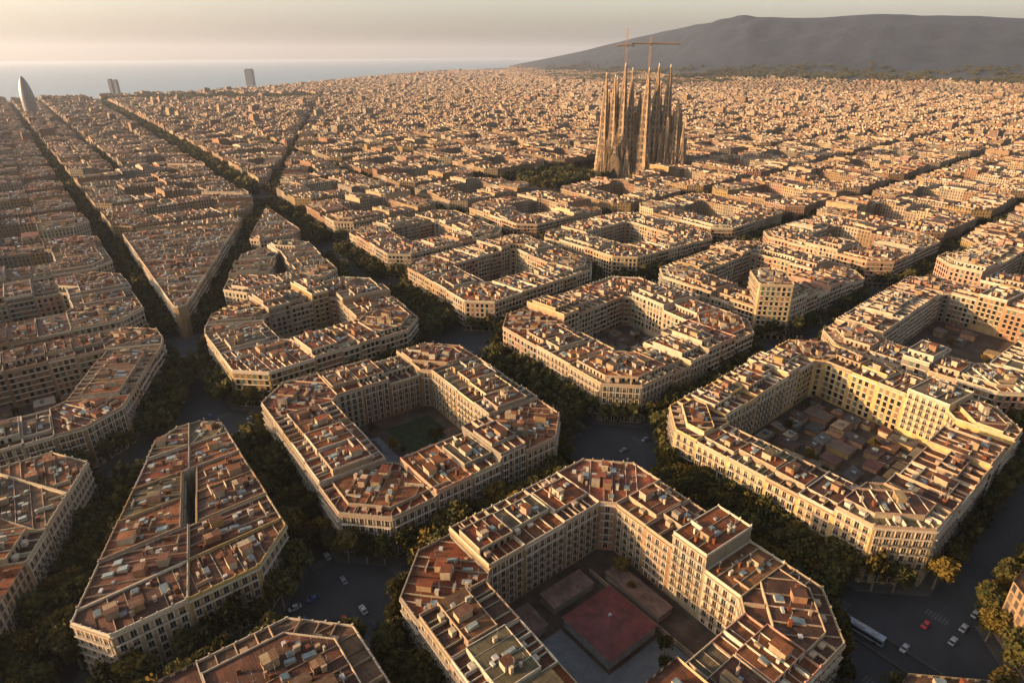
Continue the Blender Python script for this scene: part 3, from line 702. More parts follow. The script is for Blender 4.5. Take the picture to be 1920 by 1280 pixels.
    if b['kind'] == 'side' or (b['kind'] == 'corner' and not b['tower'] and rng.random() < .6):
        o_, i_ = rng.uniform(4.2, 6.5), rng.uniform(5, 8.5)
        a = list(pl)
        if rng.random() < .78:
            for i in range(n):
                p, q2 = pts[i], pts[(i + 1) % n]; e, L = unit(p, q2); N = (e[1], -e[0]); dd = o_ if pl[i][1] == 'street' else (i_ if pl[i][1] == 'court' else .35)
                if a: a = clip(a, (p[0] - N[0] * dd, p[1] - N[1] * dd), N, pl[i][1])
            if a and abs(area([p for p, _ in a])) > 50:
                ah = rng.uniform(1.0, 3.1); top = h + ah; ap = [p for p, _ in a]
                A = MB(); rc2 = vary(rng.choice(ROOFC), rng)
                A.prism(ap, h + .004, top, 'wall', vary(rng.choice(WHITE + [wc]), rng), 'roof', rc2, ax); bays(A, a, top, ax, rc2, rng, wh, .4)
                at = A.build('attic', par, origin=org)
                for i in range(len(a)):
                    p, q2 = ap[i], ap[(i + 1) % len(a)]; e, L = unit(p, q2)
                    A2 = Pa; A2.strip(p, q2, .22, top + .002, top + rng.uniform(.35, .95), 'paint', pc)
                    if ah > 2.2 and a[i][1] != 'party':
                        for k in range(int(L / 2.6)):
                            t = 1.3 + 2.6 * k; N = (e[1], -e[0]); 
                            if t + .7 > L: break
                            x = (p[0] + e[0] * (t - .6) + N[0] * .04, p[1] + e[1] * (t - .6) + N[1] * .04); y = (p[0] + e[0] * (t + .6) + N[0] * .04, p[1] + e[1] * (t + .6) + N[1] * .04)
                            W2 = Pa; W2.side(x, y, h + .3, h + 2.1, 'glass', (1, 1, 1))
                attic = a
    Rf.build('roof', par, origin=org); Pa.build('parapet', par, origin=org)
    CH = []
    def addto(hz0):
        def add(kind, c, w_, l_, hh, tint):
            if kind == 'stair_hut':
                m = MB(); m.box(c, ax, w_, l_, hz0 + .003, hz0 + hh, 'wall', tint); o = m.build(kind, par, origin=org)
                r = MB(); r.box(c, ax, w_ + .2, l_ + .2, hz0 + hh + .01, hz0 + hh + .14, 'paint', tint, 'roof', rc, rng.choice([0, .35, -.3, .6])); r.build('roof', o, origin=org)
            elif kind == 'skylight':
                m = MB(); m.box(c, ax, w_, l_, hz0 + .003, hz0 + hh * .6, 'paint', tint); m.box(c, ax, w_ - .15, l_ - .15, hz0 + hh * .6 - .1, hz0 + hh * .6 + .12, 'skylight', (1, 1, 1), None, None, .45); m.build(kind, par, origin=org)
            elif kind == 'chimney':
                m = MB(); m.box(c, ax, w_, l_, hz0 + .003, hz0 + hh, 'paint', tint); m.box(c, ax, w_ + .08, l_ + .08, hz0 + hh, hz0 + hh + .12, 'paint', tint)
                if w_ < .6: m.box((c[0] + 1.2, c[1] + .6), ax, .04, .04, hz0 + .003, hz0 + hh + 2.2, 'metal', (1, 1, 1)); m.box((c[0] + 1.2, c[1] + .6), ax, .6, .03, hz0 + hh + 1.8, hz0 + hh + 1.88, 'metal', (1, 1, 1))
                m.build(kind, par, origin=org)
            else: CH.append((kind, c, w_, l_, hh, tint, hz0))
        return add
    if attic: 
        roof_clutter(addto(top), attic, top, ax, rng, 1.25)
        for tg in ('street', 'court'):      # terraces beside the attic: low dividing walls
            for i in range(n):
                if pl[i][1] == tg:
                    p, q2 = pts[i], pts[(i + 1) % n]; e, L = unit(p, q2); nn = (-e[1], e[0]); dd = o_ if tg == 'street' else i_
                    for k in range(int(L / 6)):
                        t = L * (k + 1) / (int(L / 6) + 1) + rng.uniform(-.8, .8)
                        if rng.random() < .75: CH.append(('partition', (p[0] + e[0] * t + nn[0] * dd * .5, p[1] + e[1] * t + nn[1] * dd * .5), .13, dd * .5 - .4, rng.uniform(.8, 1.9), wh, h, e))
                        if rng.random() < .5: CH.append(('box', (p[0] + e[0] * (t - 1.6) + nn[0] * (dd - 1.1), p[1] + e[1] * (t - 1.6) + nn[1] * (dd - 1.1)), 1.0, .8, rng.uniform(.8, 2.3), wh, h, e))
    else: roof_clutter(addto(h), pl, h, ax, rng, 1.2)
    if b['kind'] == 'corner' and n >= 6 and h < 40 and not attic:
        pass
    by = {}
    for c in CH: by.setdefault('partition_wall' if c[0] in ('partition', 'box') else 'air_unit', []).append(c)
    for k, L in by.items():
        for c in L[:14]:
            m = MB(); m.box(c[1], c[7] if len(c) > 7 else ax, c[2], c[3], c[6] + .003, c[6] + c[4], 'paint', c[5]); m.build(k, par, origin=org)
for idx, b in enumerate(SOLO): make_solo(b, idx)

# labels: each building is singled out by its place in its block
from collections import defaultdict
rows = defaultdict(list)
for b in SOLO:
    pts = b['pts']; n = len(pts)
    if b['kind'] == 'corner':
        c0 = cen(pts); v = unit(c0, pts[b['side']])[0]; b['dir'] = screen_dir(*v)
    else:
        e = unit(pts[b['side']], pts[(b['side'] + 1) % n])[0]; b['dir'] = screen_dir(e[1], -e[0])
    rows[b['bid'], b['kind'], b['dir'], b['side']].append(b)
seen = set(); seenrow = {}
for (bid, kind, dr, side), L in rows.items():
    L.sort(key=lambda b: view(b['c'])[0])
    for k, b in enumerate(L):
        nm = block_name(bid); cw = colour_word(b['wc'])
        if b.get('tower'): lab = 'tall narrow ochre tower at the near corner of its block, beside red-shed courtyard block'
        elif kind == 'corner': lab = (f"{cw} house at the {dr} corner of {nm}" if len(L) == 1 else f"{cw} house, {ORD[k]} from left at the {dr} tip of {nm}")
        elif len(L) == 1: lab = f"{cw} house on the {dr} side of {nm}"
        else: lab = f"{cw} house {ORD[k]} from left, {dr} side of {nm}"
        if lab in seen:
            lab = lab.replace(' house', ' smaller house', 1)
            while lab in seen: lab = lab.replace('smaller', 'smaller, slimmer', 1)
        seen.add(lab); lab = lab.replace('the block', 'block') if len(lab.split()) > 16 else lab
        if len(lab.split()) > 16: lab = lab.replace('house ', '').replace(' and ', ', ')
        tag(b['obj'], ' '.join(lab.split()[:18]), 'apartment building', 'apartment buildings of the city blocks')

# ------------------------------------------------------------------ remaining buildings, one mass
CITY = MB(); rngc = random.Random(5)
def rest_building(b):
    rng = random.Random(int(b['seed'] * 1e9)); P = b['P']; pts = [p for p, _ in P]; n = len(P); d = b['d']
    h = 21 + rng.uniform(-.8, .8); q = rng.random()
    if q < .13: h += 3
    elif q < .22: h -= 3
    elif q < .24: h += 6
    wc = vary(rng.choice(WALLC), rng); rc = vary(rng.choice(ROOFC), rng); wh = vary(rng.choice(WHITE), rng)
    ks = max(range(n), key=lambda i: unit(pts[i], pts[(i + 1) % n])[1] if P[i][1] == 'street' else 0); ax = unit(pts[ks], pts[(ks + 1) % n])[0]
    z = hz(b['c'])
    for i in range(n):
        e, L = unit(pts[i], pts[(i + 1) % n]); CITY.side(pts[i], pts[(i + 1) % n], z - 1, z + h + rng.uniform(.6, 1.2), 'wall' if P[i][1] == 'party' else 'wallwin', wc)
        if P[i][1] != 'party' and d < 800: CITY.strip(pts[i], pts[(i + 1) % n], -.5, z + h - .5, z + h - .1, 'paint', wh)
        if P[i][1] == 'party' and d < 1000: CITY.strip(pts[i], pts[(i + 1) % n], .25, z + h, z + h + rng.uniform(.4, 1.5), 'paint', wh)
    if d < 900: bays(CITY, P, z + h, ax, rc, rng, wh, .7)
    else: CITY.top(pts, z + h, 'roof', rc, ax)
    def add(kind, c, w_, l_, hh, tint):
        CITY.bx(c[0], c[1], ax, w_ * 1.1, l_ * 1.1, z + h, z + h + hh * 1.15, 'paint', tint, 'roof' if kind == 'stair_hut' else ('skylight' if kind == 'skylight' else 'paint'), rc if kind == 'stair_hut' else tint)
    if b['kind'] == 'side' and rng.random() < .7:
        nn = (-ax[1], ax[0]); c = b['c']; w_ = unit(pts[0], pts[1])[1] * .48; CITY.bx(c[0], c[1], ax, w_, 27.5 * rng.uniform(.22, .33), z + h, z + h + rng.uniform(1, 3), 'paint', wh, 'roof', vary(rng.choice(ROOFC), rng))
    roof_clutter(add, P, h, ax, rng, 1.2 if d < 800 else .8)
for b in REST:
    if b['d'] < 9000: rest_building(b)
for bid, pts, rng in far:       # beyond 1.5 km: simpler buildings, looser order
    c = cen(pts); d = camd(c)
    out = inset(pts, .5)
    if len(out) < 3: continue
    n = len(pts); ir = inradius(pts); coarse = d > 3000
    for i in range(n):
        e, L = unit(pts[i], pts[(i + 1) % n]); nn = (-e[1], e[0]); dep = min(13, ir * .5); m = max(1, int(L / (15 if not coarse else (24 if d < 5600 else 45))))
        for k in range(m):
            t = L * (k + .5) / m; x = pts[i][0] + e[0] * t + nn[0] * (dep + .5); y = pts[i][1] + e[1] * t + nn[1] * (dep + .5)
            if not inside((x, y), pts): continue
            z = hz((x, y))
            if z > 58 - 20 * rng.random(): continue
            if z > 14 and rng.random() > math.exp(-(z - 14) / 45) * 1.1: continue
            h = 19 + rng.uniform(-4, 5) + (rng.random() < .02) * rng.uniform(5, 16); wc = vary(rng.choice(WALLC), rng, .35); rc = vary(rng.choice(ROOFC), rng, .35)
            a2 = rng.uniform(-.04, .04) if d < 2200 else rng.uniform(-.16, .16); ax = (e[0] * math.cos(a2) - e[1] * math.sin(a2), e[1] * math.cos(a2) + e[0] * math.sin(a2))
            hs_ = 1.0; 
            if z > 14:
                for _ in range(6 if not coarse else 11):
                    x2, y2 = x + rng.gauss(0, 26), y + rng.gauss(0, 26); z2 = hz((x2, y2)); CITY.bx(x2, y2, ax, rng.uniform(3, 8), rng.uniform(3, 6), z2 - 8, z2 + rng.uniform(5, 13), 'wallwin', vary(wc, rng, .3), 'roof', rc)
                continue
            CITY.bx(x, y, ax, L / m * .52 * hs_, dep * rng.uniform(.85, 1.05) * hs_, z - 9, z + h, 'wallwin', wc, 'roof', rc)
            for _ in range((5 if not coarse else 4) if z < 14 else 0):
                s = rng.uniform(1.2, 2.6) * (1.5 if coarse else 1); CITY.bx(x + rng.uniform(-.4, .4) * L / m, y + rng.uniform(-.7, .7) * dep, ax, s, s * rng.uniform(.5, 1.3), z + h, z + h + rng.uniform(1.5, 4.5), 'paint', vary(rng.choice(WHITE + WALLC), rng, .3), 'roof', rc)
o = CITY.build('apartment_building'); tag(o, 'distant mass of beige and terracotta apartment houses filling the plain to the sea', 'apartment buildings', None, 'stuff')

# ------------------------------------------------------------------ pavements, courtyards
PV = MB(); CT = MB(); SH = MB(); shed_n = 0
def outset(out, d):
    n = len(out); r = []
    for i in range(n):
        a, b, c = out[i - 1], out[i], out[(i + 1) % n]; e0 = unit(a, b)[0]; e1 = unit(b, c)[0]; m = (e0[1] + e1[1], -(e0[0] + e1[0])); L2 = m[0] ** 2 + m[1] ** 2
        r.append((b[0] + m[0] * 2 * d / L2, b[1] + m[1] * 2 * d / L2) if L2 > .5 else b)
    return r
for bid, pts, out, court, d in near_out:
    if d > 800: continue
    PV.prism(outset(out, 4.2), -.2, .13, 'pavement', (1, 1, 1))
    if len(court) > 2: CT.prism(outset(court, .3), -.2, .16, 'dirt', (1, 1, 1))
structure(PV, 'pavement'); structure(CT, 'courtyard_ground')
rs = random.Random(77)
SHEDC = {(-1, 1): ((.05, .024, .019), 52), (0, 1): ((.08, .055, .04), 12), (0, 0): ((.08, .05, .04), 12)}
COURTS = {}; COURTB = {}; USED = {}
for bid, pts, out, court, d in near_out:
    if len(court) < 3 or d > 520: continue
    if not (-50 < view(cen(court), 0)[0] < 1970 and 0 < view(cen(court), 0)[1] < 1400): continue
    COURTS[bid[:2]] = court; COURTB[bid] = court
    c0 = cen(court); ax = unit(pts[0], pts[1])[0]; ins = inset(court, 3.0)
    if len(ins) < 3: continue
    if bid[:2] == (-1, 0): continue
    col_, cnt = SHEDC.get(bid[:2], ((.08, .045, .035), 14)); used = []
    xs = [p[0] for p in ins]; ys = [p[1] for p in ins]; k = 0; t = 0; USED[bid] = used
    while k < cnt and t < cnt * 14:
        t += 1; x = rs.uniform(min(xs), max(xs)); y = rs.uniform(min(ys), max(ys)); w_ = rs.uniform(2.0, 5.2); l_ = rs.uniform(2.2, 6.0)
        if not all(inside((x + a, y + b), ins) for a in (-w_ * .7, w_ * .7) for b in (-l_ * .7, l_ * .7)): continue
        if any(abs(x - u) < w_ + a and abs(y - v) < l_ + b2 for u, v, a, b2 in used): continue
        if bid[:2] == (0, 0) and (y > c0[1] - 4 and x > c0[0] - 16): continue
        used.append((x, y, w_, l_)); k += 1; z = rs.uniform(2.2, 3.5)
        nmq = block_name(bid)
        par = empty('courtyard_shed', (x, y, .16), f"low courtyard shed with {rs.choice(['dull red', 'rusty', 'brown'])} roof inside {nmq}", 'shed', 'courtyard sheds of ' + nmq)
        m = MB(); m.box((x, y), ax, w_, l_, .15, z, 'wall', vary(rs.choice(WALLC), rs)); m.build('wall', par, origin=(x, y, .16))
        cr = vary(rs.choice([col_, col_, col_, (.07, .03, .022), (.05, .045, .042), (.05, .035, .028), (.075, .05, .036), (.04, .038, .038)]), rs, .3)
        m = MB(); m.box((x, y), ax, w_ + .3, l_ + .3, z + .01, z + .15, 'roof', cr, 'roof', cr, rs.choice([0, .8, 1.2, -.7])); rf_ = m.build('roof', par, origin=(x, y, .16))
        if rs.random() < .6: m = MB(); m.box((x + rs.uniform(-1, 1), y), ax, rs.uniform(.4, .9), rs.uniform(.6, 1.4), z + .1, z + 1.5, 'skylight', (1, 1, 1)); m.build('skylight', rf_, origin=(x, y, .16))
        par['label'] = f"low {rs.choice(['flat', 'lean-to'])} shed among the courtyard sheds of {nmq}"
byc = {}
for o in COL.objects:
    if o.name.startswith('courtyard_shed'): byc.setdefault(o['group'], []).append(o)
for gname, L in byc.items():      # each shed by its row, counted from the back, and its place in the row
    nm = gname.replace('courtyard sheds of ', ''); L.sort(key=lambda o: view(o.location)[1]); per = 6 if len(L) > 10 else 99
    for k in range(0, len(L), per):
        R6 = sorted(L[k:k + per], key=lambda o: view(o.location)[0])
        for q, o in enumerate(R6): o['label'] = (f"{ORD[q]} shed from left, {ORD[k // per]} row from back in {nm}" if len(L) > 10 else f"low shed, {ORD[q]} from left in the courtyard of {nm}")
# red pavilion with its grey yards
c0 = cen(COURTS[-1, 0]); AX = unit((-3, -134), (102, -132))[0]; AY = (-AX[1], AX[0])
def at(u, v): return (c0[0] + AX[0] * u + AY[0] * v, c0[1] + AX[1] * u + AY[1] * v)
px, py = at(3, 2)
par = empty('courtyard_pavilion', (px, py, .16), 'low pavilion with red four-sided roof in the middle of the largest front courtyard', 'pavilion')
m = MB(); m.box((px, py), AX, 10.5, 10.2, .15, 4.2, 'wall', (.2, .21, .22)); m.build('wall', par, origin=(px, py, .16))
m = MB(); q4 = [at(3 + a * 11, 2 + b * 10.7) for a, b in ((-1, -1), (1, -1), (1, 1), (-1, 1))]; ap = at(3, 2)
for i in range(4):
    a, b = q4[i], q4[(i + 1) % 4]; m.face([(*a, 4.3), (*b, 4.3), (*ap, 6.6)], 'redroof', [(0, 0)] * 3, (1, 1, 1)); m.side(a, b, 4.0, 4.3, 'metal', (1, 1, 1))
rf = m.build('roof', par, origin=(px, py, .16)); v = MB(); v.box(ap, AX, .5, .5, 6.3, 7.3, 'metal', (1, 1, 1)); v.build('roof_vent', rf, origin=(px, py, .16))
ym = MB(); ym.box(at(3, -17), AX, 12, 7.4, .10, .22, 'slabgrey', (1, 1, 1)); ym.box(at(-14.5, -2), AX, 5.6, 14, .10, .23, 'slabgrey', (1, 1, 1)); structure(ym, 'paved_yard')
for lab, u, v, w_, l_, z in (('low rusty shed against the far corner of the pavilion courtyard', 2, 21, 9, 3.5, 3.2), ('small pale shed left of the pavilion roof', -17.5, 19, 4.5, 5, 3.4), ('long brown shed along the right wall of the pavilion courtyard', 21, 6, 3.4, 12, 2.9)):
    x, y = at(u, v); par = empty('courtyard_shed', (x, y, .16), lab, 'shed'); m = MB(); m.box((x, y), AX, w_, l_, .15, z, 'wall', (.16, .13, .11)); m.build('wall', par, origin=(x, y, .16)); m = MB(); m.box((x, y), AX, w_ + .3, l_ + .3, z + .01, z + .15, 'roof', (.08, .05, .04), None, None, .8); m.build('roof', par, origin=(x, y, .16))
for lab, u, v, du, dv in (('low garden wall right of the red pavilion roof', 15.6, 0, .15, 24), ('low garden wall below the grey yard of the pavilion', 2, -25.2, 17, .15)):
    x, y = at(u, v); m = MB(); m.box((x, y), AX, du, dv, .15, 2.2, 'wall', (.18, .14, .1)); o = m.build('garden_wall', origin=(x, y, 0)); o.location = (x, y, 0); tag(o, lab, 'wall')
# green lawn and grey slab of the middle block
c1 = cen(COURTS[0, 0]); lm = MB(); lm.box((c1[0] + 9, c1[1] + 7), (1, 0), 12, 15, .1, .24, 'lawn', (1, 1, 1)); structure(lm, 'lawn')
lm = MB(); lm.box((c1[0] - 16, c1[1] + 6), (1, 0), 7, 13, .1, .25, 'slabgrey', (1, 1, 1)); structure(lm, 'paved_yard')

# ------------------------------------------------------------------ trees
def crown_geo(seed, nl, leaf):
    def fn(mb):
        r = random.Random(seed); lobes = [(r.uniform(-1.7, 1.7), r.uniform(-1.7, 1.7), r.uniform(4.6, 10.0), r.uniform(1.5, 2.5)) for _ in range(13)]
        for _ in range(nl):
            lx, ly, lz, lr = r.choice(lobes); th = r.uniform(0, 2 * math.pi); ph = math.acos(r.uniform(-.75, 1)); k = lr * (r.random() ** .25)
            c = Vector((lx + k * math.sin(ph) * math.cos(th), ly + k * math.sin(ph) * math.sin(th), lz + k * .85 * math.cos(ph)))
            a = Vector((r.gauss(0, 1), r.gauss(0, 1), r.gauss(0, 1))).normalized(); b = a.orthogonal().normalized(); s = leaf * r.uniform(.6, 1.3)
            mb.face([tuple(c + a * s), tuple(c + b * s * .8), tuple(c - a * s), tuple(c - b * s * .8)], 'leaf', [(0, 0)] * 4, (1, 1, 1))
    return fn
def trunk_geo(seed):
    def fn(mb):
        r = random.Random(seed)
        def limb(p, q, r0, r1, n=6):
            p, q = Vector(p), Vector(q); d = (q - p).normalized(); u = d.orthogonal().normalized(); w_ = d.cross(u)
            A = [p + (u * math.cos(2 * math.pi * i / n) + w_ * math.sin(2 * math.pi * i / n)) * r0 for i in range(n)]; B = [q + (u * math.cos(2 * math.pi * i / n) + w_ * math.sin(2 * math.pi * i / n)) * r1 for i in range(n)]
            for i in range(n): mb.face([tuple(A[i]), tuple(A[(i + 1) % n]), tuple(B[(i + 1) % n]), tuple(B[i])], 'bark', [(0, 0)] * 4, (1, 1, 1))
        limb((0, 0, 0), (.1, 0, 4.5), .3, .22)
        for k in range(5): 
            t = 2 * math.pi * k / 5 + r.uniform(-.4, .4); limb((.1, 0, 4.3), (1.6 * math.cos(t), 1.6 * math.sin(t), 8.2 + r.uniform(-1, 1)), .15, .05, 5)
    return fn
CROWN = [mesh_of(crown_geo(s, 1100, .5), 'crown') for s in (1, 2, 3, 4)]; TRUNK = [mesh_of(trunk_geo(s), 'trunk') for s in (1, 2)]
tpos = []; rt = random.Random(9)
# cell test so that trees stay clear of buildings
allout = [(bid, out, cen(out)) for bid, pts, out, court, d in near_out]
def clear(p, m=3.0):
    for bid, out, c in allout:
        if math.hypot(p[0] - c[0], p[1] - c[1]) < 110:
            n = len(out)
            if all(((out[(i + 1) % n][0] - out[i][0]) * (p[1] - out[i][1]) - (out[(i + 1) % n][1] - out[i][1]) * (p[0] - out[i][0])) / max(.1, unit(out[i], out[(i + 1) % n])[1]) > -m for i in range(n)): return False
    return True
for bid, pts, out, court, d in near_out:
    n = len(out)
    for i in range(n):
        e, L = unit(out[i], out[(i + 1) % n]); N = (e[1], -e[0]); m = int(L / 6.4)
        wide = (abs(e[1]) > .9 and N[0] > 0 and bid[1] == 0) or (abs(e[1]) > .9 and N[0] < 0 and bid[1] == 1) or (abs(N[0] * DIAG_N[0] + N[1] * DIAG_N[1]) > .97)
        offs = [3.8] + ([9.0, 14.5] if wide else [8.6] if rt.random() < .55 else [])
        for off in offs:
            for k in range(m):
                if rt.random() < (.05 if wide else .08): continue
                t = L * (k + .5) / m + rt.uniform(-.8, .8); p = (out[i][0] + e[0] * t + N[0] * (off + rt.uniform(-.4, .4)), out[i][1] + e[1] * t + N[1] * (off + rt.uniform(-.4, .4)))
                if L < 28 and off > 5: continue
                if not clear(p, 3.0 if off < 5 else 6.0): continue
                x, y = view(p, 8)
                if not (-120 < x < 2040 and y < 1420): continue
                tpos.append((camd(p), p, bid, screen_dir(*N), off > 10))
# the park in front of the church
for _ in range(260):
    p = (560 + rt.uniform(-60, 62), 545 + rt.uniform(-58, 58))
    if clear(p, 2) and math.hypot(p[0] - CHURCH[0], p[1] - CHURCH[1]) > 85: tpos.append((camd(p), p, None, '', False))
# avenue trees further out
for k in range(160):
    a = 900 + k * 13
    for off in (-7, 7):
        b, _ = warp(123.5, a); tpos.append((9e3, (b + off + rt.uniform(-2, 2), a + rt.uniform(-3, 3)), None, '', False))
    if a < 2300:
        b = -10 - .012 * a
        for off in (-5, 5): tpos.append((9e3, (b + off, a + rt.uniform(-3, 3)), None, '', False))
        for off in (-7, 7): tpos.append((9e3, (DIAG_P[0] + .425 * (a - 278) + off, a), None, '', False))
for _ in range(2600):
    (cx, cy), A, B, th = WOODS[0] if rt.random() < .75 else WOODS[1]
    t = rt.uniform(0, 2 * math.pi); r = math.sqrt(rt.random()); u, v = A * r * math.cos(t), B * r * math.sin(t); p = (cx + RT[0] * u + FW[0] * v, cy + RT[1] * u + FW[1] * v); tpos.append((9e3, p, 'w', '', False))
tpos.sort(key=lambda t: t[0])
vis_t = [t for t in tpos if t[2] not in (None, 'w')]
TG = defaultdict(list)
for k, (d, p, bid, dr, med) in enumerate(vis_t[:300]):
    z0 = 0.12 if not med else 0.0
    s = rt.uniform(.95, 1.5); nm = block_name(bid)
    lab = 'tree'
    par = empty('plane_tree', (p[0], p[1], z0), lab, 'tree', f"street trees, {dr} side of {nm}" + (' in mid-avenue' if med else '')); TG[dr, nm, med].append(par)
    par.scale = (s, s, s * rt.uniform(.9, 1.1)); par.rotation_euler = (0, 0, rt.uniform(0, 6.28))
    for nmn, me in (('trunk', rt.choice(TRUNK)), ('crown', rt.choice(CROWN))):
        o = bpy.data.objects.new(nmn, me); COL.objects.link(o); o.parent = par
for (dr, nm, med), L in TG.items():
    L.sort(key=lambda o: view(o.location)[0])
    for k, o in enumerate(L): o['label'] = f"{ORD[k]} plane tree from left, {dr} {'avenue' if med else 'pavement'} row of {nm}"
for bid, court in COURTB.items():
    c0 = cen(court); ins = inset(court, 4.5); xs = [p[0] for p in ins]; ys = [p[1] for p in ins]; L = []
    for _ in range(60):
        p = (rt.uniform(min(xs), max(xs)), rt.uniform(min(ys), max(ys)))
        if len(L) >= (7 if bid[:2] != (-1, 0) else 4) or not inside(p, ins) or any(abs(p[0] - u) < a + 1.5 and abs(p[1] - v) < b + 1.5 for u, v, a, b in USED.get(bid, [])): continue
        if bid[:2] == (-1, 0) and math.hypot(p[0] - c0[0] - 3, p[1] - c0[1] - 1) < 17: continue
        s = rt.uniform(.45, .8); par = empty('courtyard_tree', (p[0], p[1], .15), 'x', 'tree', 'courtyard trees of ' + block_name(bid)); par.scale = (s, s, s * .8); par.rotation_euler = (0, 0, rt.uniform(0, 6)); L.append(par)
        for nmn, me in (('trunk', rt.choice(TRUNK)), ('crown', rt.choice(CROWN))):
            o = bpy.data.objects.new(nmn, me); COL.objects.link(o); o.parent = par
    L.sort(key=lambda o: view(o.location)[0])
    for k, o in enumerate(L): o['label'] = f"small courtyard tree, {ORD[k]} from left inside {block_name(bid)}"
# all others in one mesh
rest_t = vis_t[300:] + [t for t in tpos if t[2] in (None, 'w')]
def low_crown(seed, nl, leaf):
    mb = MB(); crown_geo(seed, nl, leaf)(mb); return np.array(mb.v).reshape(-1, 4, 3)
LC = [low_crown(s, 110, .95) for s in (11, 12, 13)]; LF = [low_crown(s, 30, 2.0) for s in (21, 22)]
VV = []
for d, p, bid, dr, med in rest_t:
    src = rt.choice(LC if d < 900 else LF); a = rt.uniform(0, 6.28); s = rt.uniform(1.05, 1.5); c_, s_ = math.cos(a) * s, math.sin(a) * s
    X = src.copy(); X[..., 0], X[..., 1] = src[..., 0] * c_ - src[..., 1] * s_ + p[0], src[..., 0] * s_ + src[..., 1] * c_ + p[1]; X[..., 2] = src[..., 2] * s + hz(p); VV.append(X)
for _ in range(9000):
    az_ = YAW + R(rt.uniform(3, 44)); r_ = rt.uniform(3600, 7600); p = (CAM[0] + r_ * math.sin(az_), CAM[1] + r_ * math.cos(az_)); z_ = hz(p)
    if z_ < 14 or z_ > 120 - rt.random() * 70 or mnoise.noise(Vector((p[0] * .003, p[1] * .003, 4))) < -.05: continue
    src = rt.choice(LF); s = rt.uniform(1.2, 2.6); X = src.copy(); X[..., 0] = src[..., 0] * s * 2.2 + p[0]; X[..., 1] = src[..., 1] * s * 2.2 + p[1]; X[..., 2] = (src[..., 2] - 4) * s + z_; VV.append(X)
VV = np.concatenate(VV); nq = len(VV)
me = bpy.data.meshes.new('tree_canopy'); me.vertices.add(nq * 4); me.vertices.foreach_set('co', VV.reshape(-1).astype(np.float32)); me.loops.add(nq * 4); me.loops.foreach_set('vertex_index', np.arange(nq * 4, dtype=np.int32)); me.polygons.add(nq); me.polygons.foreach_set('loop_start', (np.arange(nq) * 4).astype(np.int32)); me.materials.append(M['leaf']); me.update(calc_edges=True)
o = bpy.data.objects.new('tree_canopy', me); COL.objects.link(o); tag(o, 'distant dark green rows of avenue and park trees between the far blocks', 'trees', None, 'stuff')

# ------------------------------------------------------------------ road paint and the dark underpass lane
RM = MB(); rr_ = random.Random(4)
def crosswalk(c, ax, w=7, l=3.2):
    for k in range(int(w / 1.0)):
        t = -w / 2 + k * 1.0 + .5; RM.top([(c[0] + ax[0] * (t + s * .27) - ax[1] * q * l / 2, c[1] + ax[1] * (t + s * .27) + ax[0] * q * l / 2) for s, q in ((-1, -1), (1, -1), (1, 1), (-1, 1))], .008, 'marking', (1, 1, 1))
for i in range(-1, 4):
    for j in range(-1, 4):
        b = (-10, 123, 284, 437, 580)[j + 1] if j < 4 else 0; a = -142 + 133 * (i + 1) + max(0, b) * .06 - 4
        for dx, dy, ax in ((0, 21, (1, 0)), (0, -21, (1, 0)), (21, 0, (0, 1)), (-21, 0, (0, 1))): crosswalk((b + dx, a + dy), ax)
        for k in range(12):
            for dx, dy, ax in ((0, 27 + k * 7, (0, 1)), (27 + k * 7, 0, (1, 0))):
                c = (b + dx, a + dy); RM.top([(c[0] + ax[0] * 1.4 * s - ax[1] * .08 * q, c[1] + ax[1] * 1.4 * s + ax[0] * .08 * q) for s, q in ((-1, -1), (1, -1), (1, 1), (-1, 1))], .008, 'marking', (1, 1, 1))
structure(RM, 'road_marking')
UL = MB(); UL.top([(114, -330), (121, -330), (121, -118), (114, -118)], .012, 'ramp', (1, 1, 1)); structure(UL, 'underpass_lane')
for nm_, x_ in (('left', 113.6), ('right', 121.4)):
    m = MB(); m.box((x_, -224), (1, 0), .2, 106, 0, .75, 'pavement', (1, 1, 1)); o = m.build('parapet_wall', origin=(x_, -224, 0)); o.location = (x_, -224, 0); tag(o, f'low kerb wall on the {nm_} side of the dark underpass lane', 'wall')

